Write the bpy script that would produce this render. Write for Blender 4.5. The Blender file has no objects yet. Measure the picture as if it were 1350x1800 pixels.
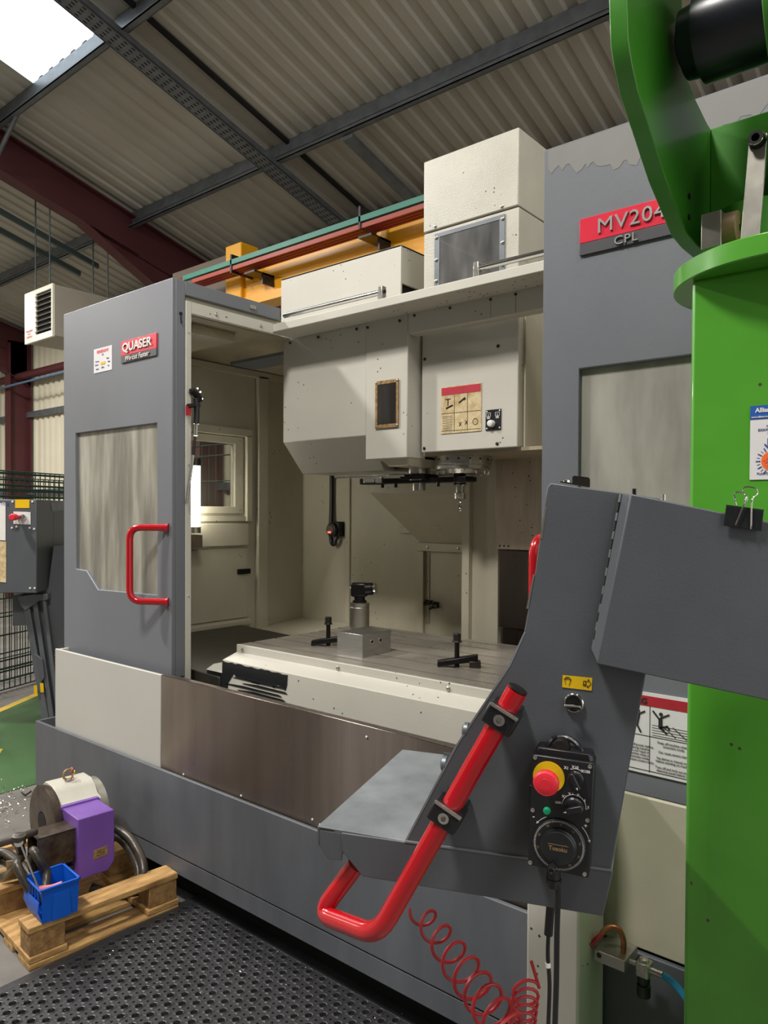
import bpy, bmesh, math, random
import numpy as np
from mathutils import Vector, Matrix
from mathutils.geometry import tessellate_polygon
random.seed(7)
C = bpy.context.scene.collection
SC = bpy.context.scene

# ---------------------------------------------------------------- camera
FPX, YAW, PIT, ROL, CYP = 1304.26, 0.875627265, -1.53955741e-02, 5.17180186e-03, 922.807
Fv = np.array([-math.cos(YAW)*math.cos(PIT), math.sin(YAW)*math.cos(PIT), math.sin(PIT)])
_r = np.cross(Fv, [0, 0, 1]); _r /= np.linalg.norm(_r); _u = np.cross(_r, Fv)
Rv, Uv = _r*math.cos(ROL)+_u*math.sin(ROL), -_r*math.sin(ROL)+_u*math.cos(ROL)
CAM = np.array([0, 0, 1.55])
cd = bpy.data.cameras.new('camera'); cam = bpy.data.objects.new('camera', cd); C.objects.link(cam)
cd.sensor_fit = 'HORIZONTAL'; cd.sensor_width = 36; cd.lens = FPX*36/1350
cd.shift_y = (CYP-900)/1350; cd.clip_start = .02; cd.clip_end = 200
cam.matrix_world = Matrix([[Rv[0], Uv[0], -Fv[0], 0], [Rv[1], Uv[1], -Fv[1], 0], [Rv[2], Uv[2], -Fv[2], 1.55], [0, 0, 0, 1]])
SC.camera = cam

# ---------------------------------------------------------------- world, lights, exposure
SC.view_settings.view_transform = 'Standard'; SC.view_settings.look = 'None'
SC.view_settings.gamma = 1; SC.view_settings.use_curve_mapping = False
SC.view_settings.exposure = 0.15
w = bpy.data.worlds.new('world'); SC.world = w; w.use_nodes = True
w.node_tree.nodes['Background'].inputs[0].default_value = (.95, .93, .88, 1)
w.node_tree.nodes['Background'].inputs[1].default_value = 1.5

def area(name, loc, size, power, col=(1, .96, .91), target=None, sy=None):
    l = bpy.data.lights.new(name, 'AREA'); l.energy = power; l.color = col; l.size = size
    if sy: l.shape = 'RECTANGLE'; l.size_y = sy
    o = bpy.data.objects.new(name, l); C.objects.link(o); o.location = loc
    d = (Vector(target)-Vector(loc)) if target else Vector((0, 0, -1))
    o.rotation_euler = d.to_track_quat('-Z', 'Y').to_euler()
    return o
area('high_bay_light', (-1.4, -.9, 5.6), .7, 250)
area('high_bay_light', (-5.5, -.5, 5.6), .35, 300)
area('high_bay_light', (1.8, .3, 5.6), .9, 70)
area('high_bay_light', (-7.6, 1.6, 5.2), .9, 130)
area('high_bay_light', (-11.5, 3.4, 4.6), .6, 190)
area('high_bay_light', (-12.5, -2.6, 5.6), .9, 400)  # unseen lamp added to brighten the pale front wall for the steel's reflection

# ---------------------------------------------------------------- projection helpers
def ray(x, y): return Fv + Rv*(x-675)/FPX - Uv*(y-CYP)/FPX
def at(x, y, X=None, Y=None, Z=None, D=None):
    d = ray(x, y)
    t = D if D is not None else (X/d[0] if X is not None else (Y/d[1] if Y is not None else (Z-1.55)/d[2]))
    return Vector(CAM+d*t)
def onpl(x, y, P, n):
    d = ray(x, y); n = np.array(n); t = ((np.array(P)-CAM)@n)/(d@n); return Vector(CAM+d*t)

# ---------------------------------------------------------------- materials
def lin(h):
    if isinstance(h, str):
        v = [int(h[i:i+2], 16)/255 for i in (0, 2, 4)]
        return tuple(c/12.92 if c <= .04045 else ((c+.055)/1.055)**2.4 for c in v)
    return h
def mat(name, col, rough=.5, metal=0, var=.12, vscale=3, bump=0, bscale=200, stretch=(1, 1, 1), coat=0, spots=0, col2=None, emit=0, aniso=0):
    m = bpy.data.materials.new(name); m.use_nodes = True; nt = m.node_tree; N = nt.nodes; L = nt.links
    b = N['Principled BSDF']; col = lin(col)
    b.inputs['Roughness'].default_value = rough; b.inputs['Metallic'].default_value = metal
    b.inputs['Coat Weight'].default_value = coat
    tc = N.new('ShaderNodeTexCoord'); mp = N.new('ShaderNodeMapping'); mp.inputs['Scale'].default_value = stretch
    L.new(tc.outputs['Object'], mp.inputs[0])
    nz = N.new('ShaderNodeTexNoise'); nz.inputs['Scale'].default_value = vscale; nz.inputs['Detail'].default_value = 6
    nz.inputs['Roughness'].default_value = .62
    L.new(mp.outputs[0], nz.inputs['Vector'])
    cr = N.new('ShaderNodeValToRGB'); cr.color_ramp.elements[0].position = .3; cr.color_ramp.elements[1].position = .7
    c2 = lin(col2) if col2 else None
    cr.color_ramp.elements[0].color = (*(c2 if c2 else [c*(1-var) for c in col]), 1)
    cr.color_ramp.elements[1].color = (*([min(1, c*(1+var*.6)) for c in col] if not c2 else col), 1)
    L.new(nz.outputs['Fac'], cr.inputs[0]); out = cr.outputs[0]
    if spots:
        vz = N.new('ShaderNodeTexVoronoi'); vz.inputs['Scale'].default_value = 34; L.new(tc.outputs['Object'], vz.inputs['Vector'])
        n2 = N.new('ShaderNodeTexNoise'); n2.inputs['Scale'].default_value = 6; L.new(tc.outputs['Object'], n2.inputs['Vector'])
        lt = N.new('ShaderNodeMath'); lt.operation = 'LESS_THAN'; lt.inputs[1].default_value = .12
        L.new(vz.outputs['Distance'], lt.inputs[0])
        gt = N.new('ShaderNodeMath'); gt.operation = 'GREATER_THAN'; gt.inputs[1].default_value = .62-.1*spots
        L.new(n2.outputs['Fac'], gt.inputs[0])
        ml = N.new('ShaderNodeMath'); ml.operation = 'MULTIPLY'; L.new(lt.outputs[0], ml.inputs[0]); L.new(gt.outputs[0], ml.inputs[1])
        mx = N.new('ShaderNodeMix'); mx.data_type = 'RGBA'; mx.inputs['B'].default_value = (.06, .045, .03, 1)
        L.new(ml.outputs[0], mx.inputs['Factor']); L.new(out, mx.inputs['A']); out = mx.outputs['Result']
    L.new(out, b.inputs['Base Color'])
    rr = N.new('ShaderNodeMapRange'); rr.inputs['To Min'].default_value = max(0.02, rough-.08); rr.inputs['To Max'].default_value = min(1, rough+.1)
    L.new(nz.outputs['Fac'], rr.inputs['Value']); L.new(rr.outputs[0], b.inputs['Roughness'])
    if aniso:
        b.inputs['Anisotropic'].default_value = aniso
        cx = N.new('ShaderNodeCombineXYZ'); cx.inputs['Z'].default_value = 1; L.new(cx.outputs[0], b.inputs['Tangent'])
    if bump:
        n3 = N.new('ShaderNodeTexNoise'); n3.inputs['Scale'].default_value = bscale; L.new(mp.outputs[0], n3.inputs['Vector'])
        bp = N.new('ShaderNodeBump'); bp.inputs['Strength'].default_value = bump; bp.inputs['Distance'].default_value = .002
        L.new(n3.outputs['Fac'], bp.inputs['Height']); L.new(bp.outputs[0], b.inputs['Normal'])
    if emit:
        b.inputs['Emission Color'].default_value = (*col, 1); b.inputs['Emission Strength'].default_value = emit
    return m
M = {}
M['gray'] = mat('gray_paint', '6b6e74', .42, var=.10, vscale=1.6, bump=.12, bscale=160, stretch=(1, 1, .5))
M['gray_stain'] = mat('gray_paint_faded', '757471', .55, var=.08, vscale=9)
M['gray_base'] = mat('gray_paint_worn', '585b60', .46, var=.3, vscale=2.5, bump=.12, bscale=160, stretch=(1.5, 1.5, .35))
M['console'] = mat('console_paint', '505358', .45, var=.10, vscale=5, bump=.1, bscale=260)
M['traytop'] = mat('tray_paint', '7c8184', .38, var=.22, vscale=8, bump=.12, bscale=200, col2='5f6467')
M['cream'] = mat('cream_paint', 'bebbb0', .42, var=.06, vscale=2, bump=.12, bscale=150, spots=.3)
M['cream_in'] = mat('cream_paint_dull', 'b3ad99', .5, var=.16, vscale=2.2, bump=.12, bscale=120, stretch=(1, 1, .6), spots=.1)
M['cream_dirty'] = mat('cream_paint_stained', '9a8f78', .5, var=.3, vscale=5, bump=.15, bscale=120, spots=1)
M['cream_tower'] = mat('cream_paint_textured', 'bab7aa', .35, var=.12, vscale=3.5, bump=.5, bscale=190, spots=.2)
M['white_panel'] = mat('off_white_panel', 'b5b3ac', .45, var=.03, vscale=2)
M['steel'] = mat('brushed_stainless', '7d736c', .28, 1, var=.10, vscale=1.2, bump=.06, bscale=60, stretch=(6, 6, .25), aniso=1)
M['steel_rough'] = mat('splashed_stainless', 'c4b6a4', .36, .7, var=.2, vscale=5, bump=.3, bscale=60, stretch=(3, 3, .5), spots=.6)
M['table'] = mat('ground_iron', 'b5aea3', .28, .6, var=.3, vscale=3, bump=.1, bscale=90)
M['alu'] = mat('milled_aluminium', 'b9babb', .3, 1, var=.1, vscale=12, bump=.4, bscale=40, stretch=(1, 1, 14))
M['alu_matt'] = mat('matt_aluminium', 'b5b2a8', .42, 1, var=.1, vscale=20)
M['chrome'] = mat('chrome', 'd8d8d6', .1, 1, var=.03)
M['chrome_dull'] = mat('dull_chrome', 'b9b6ad', .25, .8, var=.12, vscale=20)
M['dark_steel'] = mat('dark_steel', '4a4643', .38, .9, var=.3, vscale=14)
M['rusty'] = mat('oily_rusty_steel', '6b6258', .4, .75, var=.4, vscale=14, bump=.3, bscale=60, col2='3c2b20')
M['black'] = mat('black_plastic', '17181b', .38, var=.2, vscale=20, bump=.1, bscale=200)
M['blackface'] = mat('black_panel_face', '1c1e21', .33, var=.15, vscale=14)
M['blackmetal'] = mat('blackened_metal', '1b1a1a', .35, .5, var=.3, vscale=20)
M['void'] = mat('dark_interior', '0b0b0b', .8, var=.1)
M['duct'] = mat('dark_waycover', '3d3832', .4, .3, var=.3, vscale=6)
M['red'] = mat('red_gloss', 'ac0c1a', .2, var=.08, vscale=6, coat=.4)
M['chrome_badge'] = mat('badge_chrome', 'c9c9c7', .3, .75, var=.05)
M['redplate'] = mat('red_badge', 'd0283f', .32, var=.04)
M['charplate'] = mat('charcoal_badge', '47474b', .4, var=.05)
M['hose_red'] = mat('red_hose', 'b0232c', .4, var=.15, vscale=30)
M['estop'] = mat('estop_red', 'd62434', .42, var=.05, vscale=30)
M['yellow'] = mat('yellow_plastic', 'dcb30c', .45, var=.06, vscale=20)
M['crane_yellow'] = mat('yellow_crane_paint', 'eaa612', .35, var=.1, vscale=2)
M['green'] = mat('green_gloss', '4b9429', .3, var=.14, vscale=2.2, bump=.15, bscale=30, coat=.25, spots=.15)
M['green_dark'] = mat('green_gloss_arm', '3a7c22', .33, var=.14, vscale=3, bump=.15, bscale=30, coat=.2)
M['green_led'] = mat('green_lens', '1c9a6c', .2, var=.05)
M['motor'] = mat('motor_navy', '181c26', .3, var=.2, vscale=9)
M['nylon'] = mat('brown_roller', '8a7350', .5, var=.15, vscale=20)
M['white'] = mat('white_print', 'dcdad6', .5, var=.03, vscale=20)
M['paper'] = mat('paper_white', 'd2d0d0', .6, var=.05, vscale=10)
M['ink'] = mat('black_ink', '1d1c1c', .6, var=.05)
M['ink_red'] = mat('red_ink', 'b3283a', .55, var=.15, vscale=40)
M['ink_label_red'] = mat('dull_red_ink', 'a3202c', .5, var=.1, vscale=30)
M['ink_blue'] = mat('blue_ink', '1450a0', .5, var=.04)
M['ink_navy'] = mat('navy_ink', '34427e', .5, var=.04)
M['ink_orange'] = mat('orange_ink', 'e8641e', .5, var=.05)
M['labelold'] = mat('oil_stained_label', 'd8c8a2', .5, var=.35, vscale=30, col2='a98e5c')
M['maroon'] = mat('maroon_paint', '4c2024', .5, var=.15, vscale=2)
M['galv'] = mat('galvanised_steel', '70757a', .45, .6, var=.25, vscale=9)
M['roof'] = mat('roof_sheet', 'aeaa9f', .6, var=.14, vscale=1.6, stretch=(1, .25, .25))
M['wallsheet'] = mat('wall_sheet', 'c9c3ae', .55, var=.08, vscale=1.5)
M['floor'] = mat('concrete_floor', '75716c', .5, var=.3, vscale=2.2, bump=.3, bscale=40, col2='57544f')
M['floorgreen'] = mat('green_floor_paint', '35592c', .45, var=.2, vscale=3)
M['flooryellow'] = mat('yellow_floor_line', 'b99a35', .5, var=.2, vscale=9)
M['rubber'] = mat('black_rubber', '2f2f31', .42, var=.3, vscale=9, bump=.3, bscale=120)
M['swarf'] = mat('bright_swarf', 'd6d2cc', .25, .9, var=.2, vscale=30)
M['wood'] = mat('pallet_wood', 'c79f63', .7, var=.3, vscale=5, bump=.8, bscale=45, stretch=(9, 1.5, 9), col2='7d5a31')
M['woodend'] = mat('pallet_chipboard', '9a7848', .8, var=.4, vscale=40, bump=.8, bscale=90, col2='6e4c2b')
M['purple'] = mat('purple_paint', '704a9c', .42, var=.18, vscale=7, bump=.1, bscale=90, stretch=(1, 1, .3))
M['bluebin'] = mat('blue_plastic', '0a55bd', .38, var=.06, vscale=9)
M['bluehose'] = mat('blue_hose', '1f87b8', .4, var=.08, vscale=20)
M['hose'] = mat('black_hose', '26241f', .35, var=.4, vscale=25, bump=.3, bscale=90, col2='4a4137')
M['copper'] = mat('copper_sleeve', '8a5a38', .4, .7, var=.4, vscale=60)
M['pink'] = mat('pink_plastic', 'd0707a', .5, var=.1)
M['meshgreen'] = mat('green_wire', '1c3a30', .5, var=.2, vscale=10)
M['pipe_blue'] = mat('blue_pipe', '4f6580', .4, var=.05)
M['track'] = mat('dark_green_track', '2f3b3a', .5, var=.1)
M['greencond'] = mat('green_conductor', '3a8574', .45, var=.1, vscale=9)
M['redcond'] = mat('red_conductor', 'a8402c', .45, var=.1, vscale=9)
M['heater'] = mat('heater_enamel', 'cfc8b8', .4, var=.05)
M['heater_side'] = mat('heater_case', '8e887c', .5, var=.08)
M['darkwall'] = mat('dark_wall', '3d3c3b', .7, var=.2)
M['brownboard'] = mat('brown_board', '6a5d50', .6, var=.1)
M['gold'] = mat('gold_print', 'a3875c', .4, .5, var=.1)
M['rustframe'] = mat('rusted_frame', 'b09468', .5, .4, var=.4, vscale=60, col2='7a5a30')
M['lamp'] = mat('lamp_tube', (1, .95, .82), .3, emit=26, var=0)
M['redled'] = mat('red_signal_lens', (1, .12, .08), .3, emit=2.2, var=0)
M['sky'] = mat('skylight_sheet', (.86, .94, 1), .5, emit=2.4, var=.05)

def glassmat(name, tint, grime, rough=.06, opac=.5, streak=(5, 5, .7), thr=(.35, .65)):
    m = bpy.data.materials.new(name); m.use_nodes = True; nt = m.node_tree; N = nt.nodes; L = nt.links
    N.remove(N['Principled BSDF']); out = N['Material Output']
    tr = N.new('ShaderNodeBsdfTransparent'); tr.inputs[0].default_value = (*lin(tint), 1)
    gl = N.new('ShaderNodeBsdfGlossy'); gl.inputs['Roughness'].default_value = rough; gl.inputs['Color'].default_value = (.9, .9, .9, 1)
    fr = N.new('ShaderNodeFresnel'); fr.inputs[0].default_value = 1.45
    m1 = N.new('ShaderNodeMixShader'); L.new(fr.outputs[0], m1.inputs[0]); L.new(tr.outputs[0], m1.inputs[1]); L.new(gl.outputs[0], m1.inputs[2])
    tc = N.new('ShaderNodeTexCoord'); mp = N.new('ShaderNodeMapping'); mp.inputs['Scale'].default_value = streak
    nz = N.new('ShaderNodeTexNoise'); nz.inputs['Scale'].default_value = 2.2; nz.inputs['Detail'].default_value = 6
    L.new(tc.outputs['Object'], mp.inputs[0]); L.new(mp.outputs[0], nz.inputs['Vector'])
    rp = N.new('ShaderNodeMapRange'); rp.inputs['From Min'].default_value = thr[0]; rp.inputs['From Max'].default_value = thr[1]
    rp.inputs['To Min'].default_value = opac*.65; rp.inputs['To Max'].default_value = min(1, opac*1.25)
    L.new(nz.outputs['Fac'], rp.inputs['Value'])
    df = N.new('ShaderNodeBsdfPrincipled'); df.inputs['Roughness'].default_value = .35
    cr = N.new('ShaderNodeValToRGB'); g = lin(grime)
    cr.color_ramp.elements[0].position = .35; cr.color_ramp.elements[1].position = .65
    cr.color_ramp.elements[0].color = (*[c*.6 for c in g], 1); cr.color_ramp.elements[1].color = (*[min(1, c*1.15) for c in g], 1)
    n2 = N.new('ShaderNodeTexNoise'); n2.inputs['Scale'].default_value = 3.1; n2.inputs['Detail'].default_value = 5; L.new(mp.outputs[0], n2.inputs['Vector'])
    L.new(n2.outputs['Fac'], cr.inputs[0]); L.new(cr.outputs[0], df.inputs['Base Color'])
    m2 = N.new('ShaderNodeMixShader'); L.new(rp.outputs[0], m2.inputs[0]); L.new(m1.outputs[0], m2.inputs[1]); L.new(df.outputs[0], m2.inputs[2])
    L.new(m2.outputs[0], out.inputs[0]); return m
M['grimy'] = glassmat('grimy_polycarbonate', 'dcdcd6', 'a9a69a', opac=.72)
M['grimy2'] = glassmat('hazy_polycarbonate', 'dcdcd6', 'aaa79e', opac=.8, streak=(2.5, 2.5, .6))
M['clear'] = glassmat('clear_pane', 'f2f2ee', '9a968a', opac=.05)
M['towerglass'] = glassmat('scratched_pane', 'c8c8c8', '8b8a88', rough=.22, opac=.35, streak=(5, 5, 1.5))
M['darkglass'] = glassmat('dark_pane', '3a3834', '3b3833', rough=.1, opac=.7)

# ---------------------------------------------------------------- mesh builder
ORG = {}
def origin(o):
    return ORG.get(o.name, Vector((0, 0, 0))) if o else None
class MB:
    def __init__(s): s.b = bmesh.new()
    def hexa(s, p):   # 8 points: bottom 4 ccw, top 4
        v = [s.b.verts.new(q) for q in p]
        for f in ((3, 2, 1, 0), (4, 5, 6, 7), (0, 1, 5, 4), (1, 2, 6, 5), (2, 3, 7, 6), (3, 0, 4, 7)): s.b.faces.new([v[i] for i in f])
        return s
    def box(s, x0, x1, y0, y1, z0, z1):
        return s.hexa([(x0, y0, z0), (x1, y0, z0), (x1, y1, z0), (x0, y1, z0), (x0, y0, z1), (x1, y0, z1), (x1, y1, z1), (x0, y1, z1)])
    def obox(s, c, ax, ay, az, hx, hy, hz):   # oriented, half sizes
        c, ax, ay, az = Vector(c), Vector(ax), Vector(ay), Vector(az)
        return s.hexa([c+ax*i*hx+ay*j*hy+az*k*hz for k in (-1, 1) for i, j in ((-1, -1), (1, -1), (1, 1), (-1, 1))])
    def prism(s, pts, t, holes=()):   # planar 3D polygon + thickness vector
        t = Vector(t); loops = [[Vector(p) for p in pts]]+[[Vector(p) for p in h] for h in holes]
        flat = [p for l in loops for p in l]
        tris = tessellate_polygon(loops)
        a = [s.b.verts.new(p) for p in flat]; c = [s.b.verts.new(p+t) for p in flat]
        for tr in tris:
            try: s.b.faces.new([a[i] for i in tr]); s.b.faces.new([c[i] for i in reversed(tr)])
            except ValueError: pass
        k = 0
        for l in loops:
            n = len(l)
            for i in range(n):
                j = (i+1) % n; s.b.faces.new((a[k+i], a[k+j], c[k+j], c[k+i]))
            k += n
        return s
    def tube(s, path, r, n=10, cap=True, rfun=None):
        P = [Vector(p) for p in path]; rings = []; up = None
        for i, p in enumerate(P):
            t = (P[min(i+1, len(P)-1)]-P[max(i-1, 0)]).normalized()
            if up is None:
                up = Vector((0, 0, 1)) if abs(t.z) < .9 else Vector((1, 0, 0))
            a = (up-t*up.dot(t)).normalized(); up = a; b = t.cross(a)
            rr = rfun(i/(len(P)-1)) if rfun else r
            rings.append([s.b.verts.new(p+(a*math.cos(2*math.pi*k/n)+b*math.sin(2*math.pi*k/n))*rr) for k in range(n)])
        for A, B in zip(rings, rings[1:]):
            for k in range(n): s.b.faces.new((A[k], A[(k+1) % n], B[(k+1) % n], B[k]))
        if cap: s.b.faces.new(rings[0][::-1]); s.b.faces.new(rings[-1])
        return s
    def cyl(s, p0, p1, r0, r1=None, n=20): return s.tube([p0, p1], r0, n, rfun=(lambda t: r0+(r1-r0)*t) if r1 is not None else None)
    def lathe(s, base, axis, prof, n=24):   # prof: (dist along axis, radius)
        base, axis = Vector(base), Vector(axis).normalized()
        a = axis.orthogonal().normalized(); b = axis.cross(a); rings = []
        for h, r in prof: rings.append([s.b.verts.new(base+axis*h+(a*math.cos(2*math.pi*k/n)+b*math.sin(2*math.pi*k/n))*max(r, 1e-5)) for k in range(n)])
        for A, B in zip(rings, rings[1:]):
            for k in range(n): s.b.faces.new((A[k], A[(k+1) % n], B[(k+1) % n], B[k]))
        s.b.faces.new(rings[0][::-1]); s.b.faces.new(rings[-1]); return s
    def build(s, name, m, parent=None, bevel=0, smooth=35, seg=2):
        bmesh.ops.recalc_face_normals(s.b, faces=s.b.faces)
        me = bpy.data.meshes.new(name)
        if parent is None:
            xs = [v.co for v in s.b.verts]
            o3 = Vector(((min(v.x for v in xs)+max(v.x for v in xs))/2, (min(v.y for v in xs)+max(v.y for v in xs))/2, min(v.z for v in xs)))
        else: o3 = origin(parent)
        for v in s.b.verts: v.co -= o3
        s.b.to_mesh(me); s.b.free()
        me.materials.append(M[m] if isinstance(m, str) else m)
        me.shade_smooth(); me.set_sharp_from_angle(angle=math.radians(smooth))
        o = bpy.data.objects.new(name, me); C.objects.link(o)
        if parent is None: o.location = o3
        else: o.parent = parent
        ORG[o.name] = o3
        if bevel:
            bv = o.modifiers.new('bevel', 'BEVEL'); bv.width = bevel; bv.segments = seg; bv.limit_method = 'ANGLE'; bv.angle_limit = math.radians(40)
            bv.harden_normals = False
        return o
def tag(o, label=None, cat=None, group=None, kind=None):
    if label: o['label'] = label
    if cat: o['category'] = cat
    if group: o['group'] = group
    if kind: o['kind'] = kind
    return o
def thing(name, label, cat, loc, group=None):
    o = bpy.data.objects.new(name, None); C.objects.link(o); o.location = loc; o.empty_display_size = .1
    ORG[o.name] = Vector(loc); return tag(o, label, cat, group)
def dup(root, loc, label, group=None):
    def cp(o, par):
        c = o.copy(); C.objects.link(c); c.parent = par
        for ch in o.children: cp(ch, c)
        return c
    r = cp(root, None); r.location = loc; r['label'] = label
    if group: r['group'] = group
    ORG[r.name] = Vector(loc); return r
def pt(O, ax, ay, x, y): return Vector(O)+Vector(ax)*x+Vector(ay)*y
def smoothpath(pts, n=8):   # Catmull-Rom
    P = [Vector(p) for p in pts]; P = [P[0]*2-P[1]]+P+[P[-1]*2-P[-2]]; o = []
    for i in range(1, len(P)-2):
        for k in range(n):
            t = k/n; a, b, c, d = P[i-1:i+3]
            o.append(.5*((2*b)+(c-a)*t+(2*a-5*b+4*c-d)*t*t+(3*b-a-3*c+d)*t**3))
    return o+[P[-2]]
def fillet(pts, r, n=6):
    P = [Vector(p) for p in pts]; o = [P[0]]
    for a, b, c in zip(P, P[1:], P[2:]):
        u1, u2 = (a-b).normalized(), (c-b).normalized(); p, q = b+u1*r, b+u2*r
        for k in range(n+1):
            t = k/n; o.append(p*(1-t)**2+b*2*t*(1-t)+q*t*t)
    return o+[P[-1]]
def text(name, s, O, ax, ay, size, m, parent, ext=.0004, align='CENTER', off=0, xs=1, shear=0, sp=1, bev=0, label=None):
    cu = bpy.data.curves.new('t', 'FONT'); cu.body = s; cu.size = size; cu.extrude = ext; cu.align_x = align; cu.align_y = 'CENTER'
    cu.offset = off; cu.shear = shear; cu.space_line = .95; cu.space_character = sp; cu.resolution_u = 3; cu.bevel_depth = bev
    to = bpy.data.objects.new('t', cu); C.objects.link(to)
    dg = bpy.context.evaluated_depsgraph_get(); me = bpy.data.meshes.new_from_object(to.evaluated_get(dg))
    bpy.data.objects.remove(to); ax, ay = Vector(ax).normalized(), Vector(ay).normalized(); az = ax.cross(ay)
    o3 = origin(parent); O = Vector(O)
    for v in me.vertices: v.co = O+ax*v.co.x*xs+ay*v.co.y+az*v.co.z-o3
    me.materials.clear(); me.materials.append(M[m]); me.shade_flat()
    o = bpy.data.objects.new(name, me); C.objects.link(o); o.parent = parent; ORG[o.name] = o3
    if label: o['label'] = label
    return o
XA, YA, ZA = Vector((1, 0, 0)), Vector((0, 1, 0)), Vector((0, 0, 1))
def screwrow(pts, axis, r, h, parent, m='chrome_dull', name='screw'):
    for p in pts:
        MB().lathe(p, axis, [(0, r), (h*.6, r), (h, r*.6)], 8).build(name, m, parent)

# ================================================================ SETTING
def zr(Y): return 4.8+.268*(6.3-Y)
SL = Vector((0, 1, -.268)).normalized(); SN = Vector((0, .268, 1)).normalized()
fl = MB().box(-21, 6, -5, 6.6, -.1, 0).build('floor', 'floor'); tag(fl, kind='structure')
g = MB().prism([(-4.2, 1.55, .0015), (-4.98, 2.07, .0015), (-5.9, 2.45, .0015), (-6.9, 3.9, .0015), (-6.2, 4.4, .0015), (-4.2, 3.0, .0015)], (0, 0, .002)).build('painted_walkway', 'floorgreen', fl)
for a, b in (((-4.1, 1.5), (-5.0, 2.08)), ((-5.93, 2.45), (-6.95, 3.92)), ((-5.6, 2.05), (-5.93, 2.45))):
    d = (Vector((*b, 0))-Vector((*a, 0))).normalized(); n = Vector((-d.y, d.x, 0))*.035
    A, B = Vector((*a, .0038)), Vector((*b, .0038)); MB().prism([A-n, B-n, B+n, A+n], (0, 0, .002)).build('floor_line', 'flooryellow', fl)

def corr(x0, x1, path, pitch, depth, flip=1):  # corrugated sheet: trapezoid ribs along X swept over two points (Y,z)
    (ya, za), (yb, zb) = path; b = MB(); x = x0; prev = None
    nrm = Vector((0, -(zb-za), (yb-ya))).normalized()*depth*flip
    prof = []
    while x < x1:
        for f, h in ((0, 0), (.42, 0), (.52, 1), (.88, 1), (.98, 0)):
            if x+f*pitch <= x1: prof.append((x+f*pitch, h))
        x += pitch
    prof.append((x1, 0))
    for X, h in prof:
        v = (b.b.verts.new(Vector((X, ya, za))+nrm*h), b.b.verts.new(Vector((X, yb, zb))+nrm*h))
        if prev: b.b.faces.new((prev[0], v[0], v[1], prev[1]))
        prev = v
    return b
ceil = thing('ceiling', None, None, (-8, 6.3, 4.8)); tag(ceil, kind='structure')
for x0, x1, ya in ((-20, -7.1, -5), (-7.1, -5.75, 3.3), (-5.75, 5.5, -5)):
    corr(x0, x1, ((ya, zr(ya)), (6.3, zr(6.3))), .2, .024).build('roof_sheet', 'roof', ceil, smooth=10)
sk = corr(-7.1, -5.75, ((-1, zr(-1)), (3.3, zr(3.3))), .2, .03).build('window_1', 'sky'); tag(sk, kind='structure')
def slopebox(b, x0, x1, ya, yb, o0, o1):   # box following the roof slope, offsets below roof sheet
    return b.hexa([(x0, ya, zr(ya)-o1), (x1, ya, zr(ya)-o1), (x1, yb, zr(yb)-o1), (x0, yb, zr(yb)-o1),
                   (x0, ya, zr(ya)-o0), (x1, ya, zr(ya)-o0), (x1, yb, zr(yb)-o0), (x0, yb, zr(yb)-o0)])
for Y in (0, 1.65, 3.3, 4.95, 6.15):
    b = MB(); z = zr(Y)
    b.box(-20, 5, Y-.004, Y+.004, z-.2, z-.004); b.box(-20, 5, Y-.06, Y, z-.2, z-.192); b.box(-20, 5, Y, Y+.06, z-.02, z-.008)
    b.box(-20, 5, Y-.06, Y-.052, z-.2, z-.18); b.box(-20, 5, Y-.012, Y+.004, z-.125, z-.105)
    b.build('roof_purlin', 'galv', ceil)
for X in (-13.62, -8.1):
    b = MB()
    slopebox(b, X-.006, X+.006, -4, 6.2, .08, .5); slopebox(b, X-.09, X+.09, -4, 6.2, .07, .085); slopebox(b, X-.09, X+.09, -4, 5.0, .49, .505)
    b.hexa([(X-.006, 4.3, zr(4.3)-.5), (X+.006, 4.3, zr(4.3)-.5), (X+.006, 6.2, zr(6.2)-1.0), (X-.006, 6.2, zr(6.2)-1.0),
            (X-.006, 4.3, zr(4.3)-.49), (X+.006, 4.3, zr(4.3)-.49), (X+.006, 6.2, zr(6.2)-.49), (X-.006, 6.2, zr(6.2)-.49)])
    b.hexa([(X-.09, 4.3, zr(4.3)-.51), (X+.09, 4.3, zr(4.3)-.51), (X+.09, 6.2, zr(6.2)-1.02), (X-.09, 6.2, zr(6.2)-1.02),
            (X-.09, 4.3, zr(4.3)-.495), (X+.09, 4.3, zr(4.3)-.495), (X+.09, 6.2, zr(6.2)-1.0), (X-.09, 6.2, zr(6.2)-1.0)])
    b.build('rafter', 'maroon', ceil)
b = MB()
slopebox(b, -5.66, -5.64, .5, 6.1, .2, .26); slopebox(b, -5.48, -5.46, .5, 6.1, .2, .26); slopebox(b, -5.66, -5.46, .5, 6.1, .255, .26)
for k in range(0): pass
b.build('cable_tray', 'galv', ceil)
b = MB()
for k in range(70):
    y = 1.2+k*.07
    for j in range(4): b.obox((-5.62+j*.04, y, zr(y)-.2605), XA, SL, SN, .006, .016, .0012)
o = b.build('tray_perforation', 'void', ceil); tag(o, kind='stuff')
slopebox(MB(), -4.64, -4.52, 4.95, 6.1, .2, .24).build('cable_tray', 'galv', ceil)
slopebox(MB(), -5.38, -5.34, 0, 6.2, .012, .045).build('sheet_lap_joint', 'void', ceil)
# brace from purlin to rafter
MB().tube([(-7.45, 3.3, zr(3.3)-.18), (-8.05, 3.32, zr(3.3)-.5)], .022, 6).build('rafter_brace', 'galv', ceil)
for X in (-9.25, -8.8): slopebox(MB(), X-.02, X+.02, 2.5, 4.9, .5, .56).build('pipe_rail', 'track', ceil)

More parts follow.
